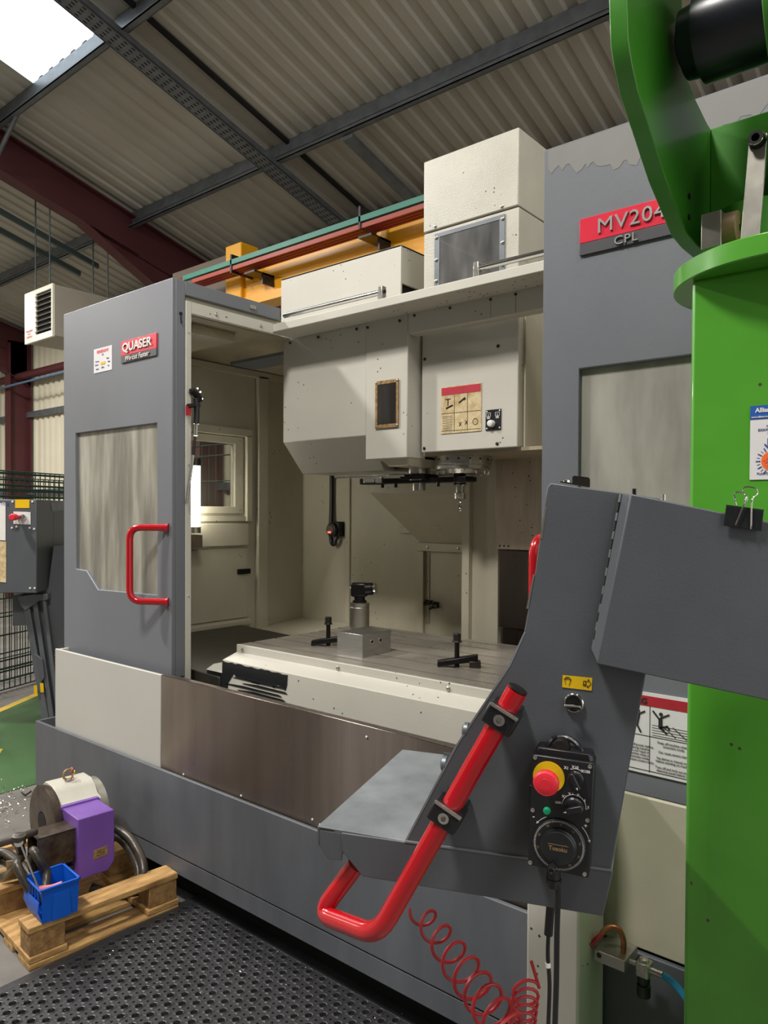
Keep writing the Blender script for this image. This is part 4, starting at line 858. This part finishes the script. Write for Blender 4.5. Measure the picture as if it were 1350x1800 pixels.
ck = MB().prism([(-.50, a, c) for a, c in cheek], (.03, 0, 0)).build('cheek_plate', 'green_dark', jc, bevel=.002)
MB().prism([(-.285, a+.04, c) for a, c in cheek], (.03, 0, 0)).build('cheek_plate', 'green_dark', jc, bevel=.002)
MB().box(-.47, -.255, 1.60, 1.63, 2.082, 2.34).build('web_plate', 'green_dark', jc, bevel=.002)
for z in (2.13, 2.09): MB().lathe((-.4695, 1.47, z+.03), XA, [(0, .006), (.001, .006)], 10).build('drain_hole', 'void', ck)
mt = MB().lathe((-.455, 1.39, 2.40), XA, [(0, .045), (.002, .058), (.03, .062), (.031, .074), (.16, .074), (.162, .06)], 36).build('drive_motor', 'motor', jc, smooth=40)
MB().lathe((-.462, 1.39, 2.40), XA, [(0, .035), (.01, .05), (.02, .05)], 30).build('motor_end', 'galv', mt)
MB().box(-.42, -.40, 1.42, 1.50, 2.46, 2.53).build('terminal_box', 'brownboard', mt, bevel=.004)
MB().tube(smoothpath([(-.45, 1.42, 2.47), (-.43, 1.40, 2.5), (-.40, 1.40, 2.49), (-.36, 1.42, 2.53), (-.34, 1.42, 2.6)]), .010, 8).build('motor_cable', 'black', mt)
MB().tube(smoothpath([(-.41, 1.38, 2.49), (-.39, 1.36, 2.515), (-.375, 1.36, 2.50)]), .006, 8).build('cable_tie', 'white', mt)
bk = MB().box(-.432, -.397, 1.42, 1.47, 2.036, 2.101).build('stop_block', 'alu_matt', jc, bevel=.0015)
MB().lathe((-.397, 1.45, 2.072), XA, [(0, .030), (.022, .030), (.024, .028), (.024, .007), (.02, .005)], 30).build('stop_roller', 'nylon', jc)
l0, l1 = at(1333, 249, Y=1.37), at(1318, 425, Y=1.37); ld_ = (l1-l0).normalized()
MB().obox((l0+l1)/2+ld_*.01, ld_.cross(YA), YA, ld_, .0145, .004, (l1-l0).length/2+.02).build('link_bar', 'alu_matt', jc, bevel=.001)
MB().lathe(l0-YA*.004, -YA, [(0, .0145), (.004, .0145), (.004, .0125), (.014, .0125), (.015, .011), (.015, .0065), (.010, .006)], 24).build('link_bolt', 'dark_steel', jc)
MB().lathe(l0-YA*.0185, -YA, [(0, .0122), (.0008, .0116), (.0008, .0070), (0, .0070)], 24).build('bolt_rim', 'chrome', jc)
# inspection sticker
MB().box(-.3345, -.25, 1.3785, 1.38, 1.611, 1.737).build('inspection_sticker', 'paper', jc)
MB().box(-.3345, -.25, 1.378, 1.3795, 1.7135, 1.737).build('sticker_band', 'ink_blue', jc)
text('sticker_lettering', 'Allianz', (-.3265, 1.3775, 1.7285), XA, ZA, .0105, 'white', jc, ext=.0003, align='LEFT', off=.0003)
text('sticker_lettering', 'www.allianz.co.uk', (-.3325, 1.3775, 1.7175), XA, ZA, .0042, 'white', jc, ext=.0003, align='LEFT', off=.0001)
text('sticker_lettering', 'NEXT\nEXAMINATION\nDUE', (-.301, 1.378, 1.695), XA, ZA, .0062, 'ink_navy', jc, ext=.0002)
text('sticker_lettering', 'PLANT NUMBER', (-.303, 1.378, 1.621), XA, ZA, .0055, 'ink_navy', jc, ext=.0002)
b = MB(); b.box(-.3072, -.3048, 1.378, 1.3786, 1.669, 1.681)
b.prism([(-.306, 1.3779, 1.6625), (-.3118, 1.3779, 1.669), (-.3118, 1.3779, 1.672), (-.306, 1.3779, 1.667), (-.3002, 1.3779, 1.672), (-.3002, 1.3779, 1.669)], (0, .0006, 0)); b.build('sticker_arrow', 'ink_navy', jc)
MB().cyl((-.3, 1.3786, 1.642), (-.3, 1.378, 1.642), .0165, n=36).build('date_disc', 'ink_orange', jc)
text('disc_lettering', '2023\nNOV', (-.302, 1.3775, 1.642), Vector((.8, 0, .6)), Vector((-.6, 0, .8)), .009, 'pink', jc, ext=.0002)
b = MB()
for k in range(24):
    t = k*math.tau/24; d = Vector((math.cos(t), 0, math.sin(t))); b.obox(Vector((-.3, 1.3782, 1.642))+d*.0215, d, Vector((-d.z, 0, d.x)), YA, .0025 if k % 2 else .0035, .0003 if k % 2 else .0009, .0003)
tag(b.build('date_marks', 'ink_navy', jc), kind='stuff')

# ================================================================ HOSES AND AIR FITTINGS AT THE RIGHT
ctr = smoothpath([at(735, 1600, D=1.52), at(768, 1640, D=1.44), at(803, 1690, D=1.36), at(840, 1740, D=1.29), at(872, 1785, D=1.23), at(915, 1850, D=1.17)], 44)
N_ = len(ctr); path = []; ph = 1.0
for i, p in enumerate(ctr):
    f = i/(N_-1); t = (ctr[min(i+1, N_-1)]-ctr[max(i-1, 0)]).normalized()
    a = (Vector((0, 0, 1))-t*t.dot(Vector((0, 0, 1)))).normalized(); b_ = t.cross(a)
    R_ = .020+.011*min(1, f*2.2); ph += math.tau/(32-14*f)
    path.append(p+a*math.cos(ph)*R_+b_*math.sin(ph)*R_)
MB().tube(smoothpath(path[:], 3), .0032, 8).build('coiled_hose', 'hose_red')
tag(bpy.data.objects['coiled_hose'], 'red coiled air hose hanging below the console in front of the machine base', 'hose')
path = []
for i in range(90):
    t = i*.45; p = at(925, 1738, D=1.42).lerp(at(915, 1830, D=1.42), i/90); path.append(p+Vector((math.cos(t)*.018, math.cos(t)*.018, math.sin(t)*.02)))
o = MB().tube([at(934, 1690, D=1.42)]+path, .0032, 8).build('coiled_hose', 'hose_red'); tag(o, 'short piece of red coiled hose beside the cream support post, low right', 'hose')
av = thing('air_manifold', 'small white metal air manifold block with fittings on the grey machine base', 'fitting', (-.67, 1.63, .52))
MB().box(-.712, -.64, 1.62, 1.70, .519, .5455).build('manifold_block', 'alu_matt', av, bevel=.0015)
MB().lathe((-.70, 1.62, .536), -YA, [(0, .006), (.001, .0058), (.001, .004)], 14).build('port_plug', 'dark_steel', av)
MB().cyl((-.64, 1.65, .532), (-.62, 1.65, .532), .006, n=10).build('nipple', 'chrome_dull', av)
MB().box(-.622, -.592, 1.635, 1.668, .512, .545).build('regulator', 'chrome_dull', av, bevel=.004); MB().cyl((-.592, 1.65, .53), (-.565, 1.65, .53), .007, n=10).build('nipple', 'chrome_dull', av)
MB().lathe((-.607, 1.65, .512), -ZA, [(0, .013), (.012, .014), (.013, .011), (.018, .011), (.02, .015), (.045, .015), (.047, .012)], 16).build('regulator_bowl', 'black', av)
MB().lathe((-.607, 1.65, .545), ZA, [(0, .012), (.006, .010), (.008, .004)], 14).build('regulator_cap', 'chrome_dull', av)
MB().tube(smoothpath([(-.565, 1.65, .53), (-.54, 1.65, .522), (-.50, 1.64, .495), (-.44, 1.62, .44), (-.40, 1.61, .36)]), .0078, 12).build('blue_hose', 'bluehose'); tag(bpy.data.objects['blue_hose'], 'bright blue air hose running from the air fitting behind the green column', 'hose')
MB().tube(smoothpath([(-.655, 1.65, .545), (-.655, 1.65, .575), (-.665, 1.645, .60), (-.685, 1.64, .598), (-.70, 1.635, .58)]), .0065, 12).build('sleeved_bend', 'copper', av)
MB().tube(smoothpath([(-.70, 1.635, .58), (-.715, 1.63, .56), (-.735, 1.625, .53)]), .0055, 10).build('red_tube', 'hose_red', av)
MB().tube(smoothpath([(-.733, 1.63, .64), (-.728, 1.63, .60), (-.735, 1.63, .54), (-.738, 1.63, .50)]), .0035, 8).build('red_tube', 'hose_red', av)

# ================================================================ FLOOR MAT
mat_ = thing('rubber_mat', 'black perforated rubber anti-fatigue mat covering the floor in front of the machine', 'mat', (-1.4, 1.1, 0))
px_ = .031; x0m, y0m, nx, ny = -2.43, .45, 52, 42
verts, faces = [], []
for i in range(nx):
    for j in range(ny):
        cx, cy = x0m+(i+.5)*px_, y0m+(j+.5)*px_; h = px_/2; R_ = .0140 if (i+j) % 2 == 0 else .0055; zt = .014; k0 = len(verts); n = 12 if R_ > .008 else 8
        oct_ = [(h, 0), (h, h), (0, h), (-h, h), (-h, 0), (-h, -h), (0, -h), (h, -h)]
        verts += [(cx+a, cy+b, zt) for a, b in oct_]
        verts += [(cx+R_*math.cos(q*math.pi/4), cy+R_*math.sin(q*math.pi/4), zt+(.0022 if R_ > .008 else 0)) for q in range(8)]
        verts += [(cx+R_*.82*math.cos(q*math.pi/4), cy+R_*.82*math.sin(q*math.pi/4), zt+(.001 if R_ > .008 else 0)) for q in range(8)]
        verts += [(cx+R_*.74*math.cos(q*math.pi/4), cy+R_*.74*math.sin(q*math.pi/4), .004) for q in range(8)]
        for q in range(8):
            r = (q+1) % 8
            for L0 in (0, 8, 16): faces.append((k0+L0+q, k0+L0+r, k0+L0+8+r, k0+L0+8+q))
        faces.append(tuple(k0+24+q for q in range(8)))
me = bpy.data.meshes.new('mat_cells'); me.from_pydata([(a+1.4, b-1.1, c) for a, b, c in verts], [], faces); me.materials.append(M['rubber'])
o = bpy.data.objects.new('mat_cells', me); C.objects.link(o); o.parent = mat_; ORG[o.name] = ORG[mat_.name]; tag(o, kind='stuff')
xe, ye = x0m+nx*px_, y0m+ny*px_
for q in ((x0m-.04, x0m, y0m, ye+.05), (x0m, xe, ye, ye+.05), (xe, xe+.04, y0m, ye+.05)):
    MB().hexa([(q[0], q[2], 0), (q[1], q[2], 0), (q[1], q[3], 0), (q[0], q[3], 0), (q[0], q[2], .0135), (q[1], q[2], .0135), (q[1], q[3], .0135), (q[0], q[3], .0135)]).build('mat_border', 'rubber', mat_, bevel=.004)
def chips(name, n, fn, label, size=.004):
    v, f = [], []
    for k in range(n):
        x, y, z = fn(); s = size*random.uniform(.3, 1.2)*(2.2 if random.random() < .05 else 1); k0 = len(v)
        a = random.uniform(0, 6.28); dx, dy = math.cos(a)*s, math.sin(a)*s
        v += [(x-dx, y-dy, z), (x+dx, y+dy, z+s*random.random()), (x-dy*.35, y+dx*.35, z+s*.4), (x+dy*.2, y-dx*.2, z+s*.9)]; f += [(k0, k0+1, k0+2), (k0, k0+3, k0+1), (k0+1, k0+3, k0+2), (k0, k0+2, k0+3)]
    me = bpy.data.meshes.new(name); me.from_pydata(v, [], f); me.materials.append(M['swarf']); o = bpy.data.objects.new(name, me); C.objects.link(o); tag(o, label, 'swarf', kind='stuff'); return o
chips('metal_swarf', 700, lambda: (random.uniform(-2.45, -.9), random.uniform(.5, 1.78), .0165), 'bright metal chips scattered over the black rubber mat', .0026)
chips('metal_swarf', 1500, lambda: ((-4.25+random.gauss(0, .22)), 1.60+random.gauss(0, .13), .002), 'heap of bright metal chips on the concrete floor at far left', .0065)
chips('metal_swarf', 250, lambda: (random.uniform(-2.3, -1.2), random.uniform(1.79, 1.9), .002), 'stray metal chips in the dark gap under the machine base', .004)

# ================================================================ PALLET AND THE ROTARY TABLE ON IT
e1 = Vector((.087, .996, 0)).normalized(); e2 = Vector((-.996, .087, 0)).normalized(); PC = Vector((-2.502, 1.140, 0))
pa = thing('wooden_pallet', 'small wooden pallet lying upside down beside the machine base', 'pallet', PC)
def pb_(a0, a1, b0, b1, z0, z1, name, m='wood'):
    c = PC+e1*(a0+a1)/2+e2*(b0+b1)/2+ZA*(z0+z1)/2; return MB().obox(c, e1, e2, ZA, (a1-a0)/2, (b1-b0)/2, (z1-z0)/2).build(name, m, pa, bevel=.003)
for b0 in (0, .345, .70):
    pb_(0, .56, b0, b0+.095, .122, .144, 'runner_board')
    for a0, a1 in ((.005, .125), (.44, .555)): pb_(a0, a1, b0+.002, b0+.09, .044, .122, 'block', 'woodend')
for a0, a1 in ((0, .13), (.43, .56)): pb_(a0, a1, -.005, .80, .022, .044, 'stringer_board')
for b0, b1 in ((-.006, .10), (.15, .24), (.33, .46), (.55, .64), (.70, .80)): pb_(0, .56, b0, b1, .0, .021, 'deck_board')
rt = thing('rotary_table', 'purple and cream rotary indexing table with rusty motor tube standing on the pallet', 'rotary table', (-2.78, 1.45, .145))
Q0 = Vector((-2.683, 1.410, .148)); r1 = Vector((.097, .995, 0)).normalized(); r2 = Vector((-.995, .097, 0)).normalized()
def rp(a, b, z): return Q0+r1*a+r2*b+ZA*z
pur = MB().prism([rp(.0, 0, .0), rp(.118, 0, .0), rp(.143, 0, .03), rp(.143, 0, .232), rp(0, 0, .232)], r2*.155).build('gear_housing', 'purple', rt, bevel=.003)
MB().prism([rp(-.004, .150, .226), rp(.150, .150, .226), rp(.150, .178, .226), rp(-.004, .178, .226)], (0, 0, .012)).build('housing_flange', 'purple', rt, bevel=.002)
pp = MB().prism([rp(.06, -.001, .06), rp(.115, -.001, .064), rp(.115, -.001, .10), rp(.06, -.001, .096)], r2*.001).build('rating_plate', 'rustframe', pur)
text('plate_print', 'MOTOR\nTYPE 40\nNo 2187', rp(.088, -.0016, .08), r1, ZA, .009, 'dark_steel', pur, ext=.0001)
# cream body behind with arched top
arch = [rp(0, .16, 0)]+[rp(0, .16, .20)]
body = [(.155, 0.0), (.155, .232), (.19, .245), (.215, .275), (.25, .292), (.33, .292), (.37, .26), (.38, .18), (.38, 0)]
MB().prism([rp(.0, a, z) for a, z in body], r1*.16).build('body', 'cream_tower', rt, bevel=.003)
fpc = rp(-.012, .27, .148)
fpl = MB().lathe(fpc, r1*-1, [(-.012, .14), (0, .146), (.02, .146), (.022, .140), (.022, .045), (-.01, .042)], 48).build('face_plate', 'rusty', rt)
MB().lathe(fpc-r1*.0225, r1*-1, [(0, .042), (.0008, .041)], 30).build('centre_bore', 'void', fpl)
MB().lathe(rp(.16, .27, .15), r1, [(0, .13), (.03, .13), (.034, .12)], 40).build('brake_drum', 'alu_matt', rt)
ev = rp(.07, .27, .292); MB().lathe(ev, ZA, [(0, .014), (.006, .014), (.01, .008)], 12).build('eye_base', 'chrome_dull', rt)
MB().tube([ev+ZA*.028+r1*math.cos(t*.3)*.02+ZA*math.sin(t*.3)*.02 for t in range(22)], .0048, 8).build('lifting_eye', 'rustframe', rt)
for k, (c_, m_) in enumerate((((.017, .005), 'pink'), ((.022, .03), 'yellow'), ((.012, .045), 'pink'))): MB().tube([ev+ZA*(c_[1])+r1*c_[0]+Vector((math.cos(t)*.007, math.sin(t)*.004, math.sin(t)*.007)) for t in [q*.6 for q in range(11)]], .0022, 6).build('cord_knot', m_, rt)
# square motor tube pointing left-front
b = MB()
s0, s1, b0, b1, z0, z1 = -.14, .0, .02, .125, .07, .195
for q in ((s0, s1, b0, b0+.004, z0, z1), (s0, s1, b1-.004, b1, z0, z1), (s0, s1, b0, b1, z0, z0+.004), (s0, s1, b0, b1, z1-.004, z1)):
    c = rp((q[0]+q[1])/2, (q[2]+q[3])/2, (q[4]+q[5])/2); b.obox(c, r1, r2, ZA, (q[1]-q[0])/2, (q[3]-q[2])/2, (q[5]-q[4])/2)
b.build('motor_cover', 'rusty', rt)
MB().prism([rp(-.01, b0, z0), rp(-.01, b1, z0), rp(-.01, b1, z1), rp(-.01, b0, z1)], r1*.003).build('cover_inner', 'void', rt)
MB().obox(rp(-.06, .09, .04), r1, r2, ZA, .11, .05, .005).build('base_bracket', 'rusty', rt)
MB().obox(rp(.06, .08, -.0), r1, r2, ZA, .06, .05, .004).build('mount_foot', 'rusty', rt)

bn = thing('parts_bin', 'blue plastic parts bin standing on the front edge of the pallet', 'bin', (-2.53, 1.24, .145))
BQ = Vector((-2.493, 1.183, .146))
def bpnt(a, b, z): return BQ+r1*a+r2*b+ZA*z
t_ = .003; W_, D_2, H_ = .12, .135, .118
fr = MB().prism([bpnt(0, 0, 0), bpnt(W_, 0, 0), bpnt(W_+.004, -.006, H_), bpnt(-.004, -.006, H_)], r2*t_).build('side_wall', 'bluebin', bn)
MB().prism([bpnt(0, D_2, 0), bpnt(W_, D_2, 0), bpnt(W_+.004, D_2+.004, H_), bpnt(-.004, D_2+.004, H_)], r2*-t_).build('side_wall', 'bluebin', bn)
MB().prism([bpnt(W_, 0, 0), bpnt(W_, D_2, 0), bpnt(W_+.004, D_2, H_), bpnt(W_+.004, 0, H_)], r1*-t_).build('back_wall', 'bluebin', bn)
MB().prism([bpnt(0, 0, 0), bpnt(0, D_2, 0), bpnt(-.016, D_2, .045), bpnt(-.012, D_2, .075), bpnt(-.012, 0, .075), bpnt(-.016, 0, .045)], r1*t_).build('front_wall', 'bluebin', bn, smooth=60)
MB().prism([bpnt(0, 0, 0), bpnt(W_, 0, 0), bpnt(W_, D_2, 0), bpnt(0, D_2, 0)], ZA*t_).build('floor', 'bluebin', bn)
b = MB()
for (a0, a1, b0, b1) in ((-.008, W_+.008, -.010, -.003), (-.008, W_+.008, D_2, D_2+.008), (W_, W_+.008, -.01, D_2+.008), (-.012, -.006, -.01, D_2+.008)):
    b.obox(bpnt((a0+a1)/2, (b0+b1)/2, H_), r1, r2, ZA, (a1-a0)/2, (b1-b0)/2, .003)
b.build('rim', 'bluebin', bn, bevel=.001)
for k in range(5): MB().obox(bpnt(-.008, .015+k*.026, .10), r2, ZA, r1, .0015, .022, .002).build('rib', 'bluebin', bn)
MB().prism([bpnt(.03, -.004, .0), bpnt(.095, -.004, .0), bpnt(.09, -.0055, .09), bpnt(.035, -.0055, .09)], r2*-.002).build('side_emboss', 'bluebin', bn)
MB().tube(smoothpath([bpnt(.08, .03, .10), bpnt(.05, .05, .09), bpnt(.02, .08, .085)]), .010, 10).build('pink_handle', 'pink'); tag(bpy.data.objects['pink_handle'], 'pink plastic grip lying inside the blue bin', 'tool')
MB().cyl(bpnt(.03, .05, .03), bpnt(-.02, .14, .23), .0035, n=10).build('metal_rod', 'chrome_dull'); tag(bpy.data.objects['metal_rod'], 'thin steel rod leaning in the blue bin beside the hose', 'rod')
def hose(pts, r, label, ring=False, m='hose'):
    o = MB().tube(smoothpath(pts, 8), r, 12).build('thick_hose', m); tag(o, label, 'hose', None); return o
def hz(x, y, z): return at(x, y, Z=z)
hose([bpnt(.02, .04, .05), hz(82, 1535, .26), hz(68, 1510, .32), hz(58, 1495, .34), hz(56, 1510, .26), hz(62, 1535, .2), hz(95, 1530, .18), hz(112, 1500, .2)], .015, 'black hose with a tight bend rising out of the blue bin')
ho = hose([bpnt(.005, .11, .06), bpnt(-.03, .15, .16), hz(38, 1505, .29), hz(33, 1482, .36)], .0155, 'straight black hose standing in the blue bin below the hose collar')
MB().lathe(hz(33, 1482, .35), Vector((.1, .0, 1)), [(0, .024), (.03, .024), (.032, .018)], 18).build('hose_collar', 'hose', ho)
hose([hz(-40, 1500, .32), hz(0, 1483, .35), hz(35, 1472, .37), hz(62, 1462, .36)], .014, 'black hose running left above the floor from the face plate')
hose([hz(-40, 1560, .16), hz(-5, 1512, .17), hz(30, 1525, .17), hz(60, 1540, .17), hz(85, 1535, .17), hz(100, 1515, .17)], .019, 'oily black hose coiled over the pallet behind the blue bin')
hose([hz(-40, 1530, .19), hz(0, 1500, .2), hz(25, 1510, .2), hz(45, 1530, .2), hz(60, 1552, .19)], .019, 'thick black hose entering from the left edge behind the blue bin')
hose([rp(.12, .15, .18), hz(205, 1456, .25), hz(232, 1478, .22), hz(250, 1515, .17), hz(250, 1545, .12), hz(236, 1565, .06), hz(205, 1575, .03), hz(160, 1560, .06)], .018, 'outer oily brown-black hose looped on the right of the purple housing')
hose([rp(.12, .15, .14), hz(204, 1470, .22), hz(225, 1490, .19), hz(242, 1525, .14), hz(240, 1555, .09), hz(222, 1572, .05)], .016, 'inner black hose looped on the right of the purple housing')
o = MB().prism([hz(0, 1552, .15), hz(30, 1545, .15), hz(32, 1512, .26), hz(10, 1514, .26), hz(12, 1530, .2), hz(0, 1537, .18)], (0, .006, 0)).build('toothed_bracket', 'alu_matt'); tag(o, 'bright metal bracket with a notched edge at the left frame edge by the pallet', 'bracket')
o = MB().tube(smoothpath([at(38, 1393, Z=.002), at(45, 1397, Z=.01), at(55, 1391, Z=.03)]), .004, 6).build('bent_wire', 'dark_steel'); tag(o, 'short bent dark wire on the floor beside the chips', 'wire')

# ================================================================ SECOND MACHINE AND FENCES AT THE LEFT
d1 = Vector((.765, .644, 0)); d2 = Vector((-.644, .765, 0)); KQ = Vector((-5.0, 2.34, 0))
def sq(a, b, z): return KQ+d1*a+d2*b+ZA*z
m2 = thing('control_cabinet', 'dark grey operator cabinet of a second machine standing at the far left', 'machine', (-5.1, 2.5, 0))
bx2 = MB().hexa([sq(-.9, 0, 1.0), sq(0, 0, 1.0), sq(0, .26, 1.02), sq(-.9, .26, 1.02), sq(-.9, 0, 1.632), sq(0, 0, 1.632), sq(0, .26, 1.632), sq(-.9, .26, 1.632)]).build('cabinet', 'console', m2, bevel=.006)
MB().hexa([sq(-.9, .26, 1.22), sq(-.002, .26, 1.22), sq(-.002, .8, 1.22), sq(-.9, .8, 1.22), sq(-.9, .26, 1.63), sq(-.002, .26, 1.63), sq(-.002, .8, 1.63), sq(-.9, .8, 1.63)]).build('cabinet_rear', 'console', m2, bevel=.004)
def s2(x, y): return onpl(x, y, KQ, d2)
def flat2(pts, name, m, t=.002, par=None): return MB().prism([s2(x, y)-d2*.001 for x, y in pts], d2*-t).build(name, m, par or bx2)
flat2([(27, 878), (52, 878), (52, 893), (27, 893)], 'yellow_plate', 'yellow'); flat2([(24, 899), (54, 900), (54, 922), (24, 921)], 'switch_plate', 'paper')
flat2([(-10, 883), (10, 883), (10, 950), (-10, 949)], 'notice_sheet', 'white'); flat2([(-10, 951), (11, 952), (11, 1024), (-10, 1022)], 'notice_sheet', 'labelold')
text('notice_print', 'NOTICE', s2(2, 886)-d2*.004, d1, ZA, .03, 'ink_navy', bx2)
c = s2(33, 909); MB().lathe(c, -d2, [(0, .014), (.05, .014), (.052, .022), (.09, .023), (.095, .017)], 18).build('stop_button', 'estop', bx2)
c = s2(42, 909); MB().lathe(c, -d2, [(0, .02), (.02, .02), (.03, .013), (.045, .011)], 18).build('selector', 'chrome', bx2)
for q in ((22, 882), (57, 882), (21, 928), (29, 926), (52, 928), (60, 930), (53, 1034), (61, 1034)): MB().lathe(s2(*q), -d2, [(0, .008), (.006, .005)], 8).build('screw', 'white', bx2)
def s3(x, y): return onpl(x, y, KQ, d1)
MB().prism([s3(x, y)+d1*.001 for x, y in [(89, 883), (112, 882), (113, 896), (91, 899)]], d1*.002).build('tape_label', 'galv', bx2)
s4 = lambda x, y: onpl(x, y, KQ+d2*.12, d2)
for pts, t, m_ in (([(40, 1062), (50, 1060), (98, 1330), (84, 1330)], .05, 'gray_base'), ([(56, 1055), (64, 1055), (105, 1330), (96, 1330)], .04, 'gray_base'), ([(73, 1050), (79, 1050), (112, 1300), (104, 1300)], .03, 'gray_base')):
    MB().prism([s4(*p) for p in pts], d2*t).build('pedestal_bar', m_, m2, bevel=.004)
MB().prism([s4(x, y)+d2*.04 for x, y in [(17, 1048), (80, 1036), (90, 960), (135, 960), (150, 1330), (88, 1330), (50, 1100), (17, 1102)]], d2*.4).build('machine_flank', 'console', m2)
MB().prism([s4(x, y)-d2*.01 for x, y in [(32, 1048), (60, 1044), (85, 1044), (85, 1054), (70, 1056), (45, 1073), (38, 1065)]], d2*.06).build('pivot_bracket', 'galv', m2, bevel=.004)
MB().prism([s4(x, y)-d2*.012 for x, y in [(62, 1148), (76, 1158), (80, 1190), (73, 1200), (66, 1180)]], d2*.02).build('cable_clip', 'console', m2, bevel=.004)
for q in ((64, 1212), (75, 1208)): MB().prism([s4(q[0]-3, q[1]-8)-d2*.014, s4(q[0]+3, q[1]-8)-d2*.014, s4(q[0]+4, q[1]+8)-d2*.014, s4(q[0]-2, q[1]+8)-d2*.014], d2*-.002).build('caution_sticker', 'yellow', m2)
for q in ((78, 1088), (84, 1120), (91, 1153), (96, 1185)): MB().lathe(s4(*q)+d2*.03, -d2, [(0, .008), (.006, .005)], 8).build('screw', 'white', m2)
MB().prism([s4(x, y)+d2*.35 for x, y in [(-20, 1035), (17, 1040), (17, 1102), (-20, 1100)]], d2*.1).build('beige_flank', 'cream_in', m2)

def wire_fence(name, A, B, h, label, nh, nv, r=.006, z0=.02):
    t = thing(name, label, 'fence', A); A, B = Vector(A), Vector(B); b = MB()
    for k in range(nv+1): p = A.lerp(B, k/nv); b.tube([p+ZA*z0, p+ZA*h], r*.8, 4)
    for k in range(nh+1): z = z0+(h-z0)*k/nh; b.tube([A+ZA*z, B+ZA*z], r, 4)
    for z in (h-.02, h-.12, h-.22, .1, .2): b.tube([A+ZA*z, B+ZA*z], r*1.5, 4)
    tag(b.build('wire_mesh', 'meshgreen', t), kind='stuff')
    for p in (A, B): MB().obox(p+ZA*h/2, XA, YA, ZA, .025, .025, h/2).build('post', 'meshgreen', t)
wire_fence('wire_mesh_fence', (-6.4, 2.35, 0), (-7.4, 4.9, 0), 1.90, 'dark green wire mesh fence standing behind the second machine cabinet', 12, 46)
wire_fence('wire_mesh_fence', (-6.7, 2.4, 0), (-7.75, 4.9, 0), 1.86, 'second dark green mesh layer stacked just behind the nearer fence', 9, 40, .005)
wire_fence('wire_mesh_fence', (-5.2, 4.3, 0), (-6.9, 4.3, 0), 2.3, 'green wire mesh fence seen through the machine side window', 5, 16, .005)
o = MB().obox((-8.2, 5.4, .9), XA, YA, ZA, .5, .3, .9).build('storage_cage', 'meshgreen'); tag(o, 'dark green storage cage against the back wall seen through the side window', 'cage')
o = MB().obox((-7.9, 5.25, 1.95), XA, YA, ZA, .55, .02, .14).build('orange_board', 'ink_orange'); tag(o, 'orange board on the storage cage seen through the side window', 'board')
o = MB().prism([(-6.0, 4.5, 0), (-5.3, 4.5, 0), (-5.3, 4.5, 1.9), (-5.6, 4.5, 1.9)], (0, .03, 0)).build('white_panel', 'paper'); tag(o, 'white slanted panel leaning outside the machine side window', 'panel')
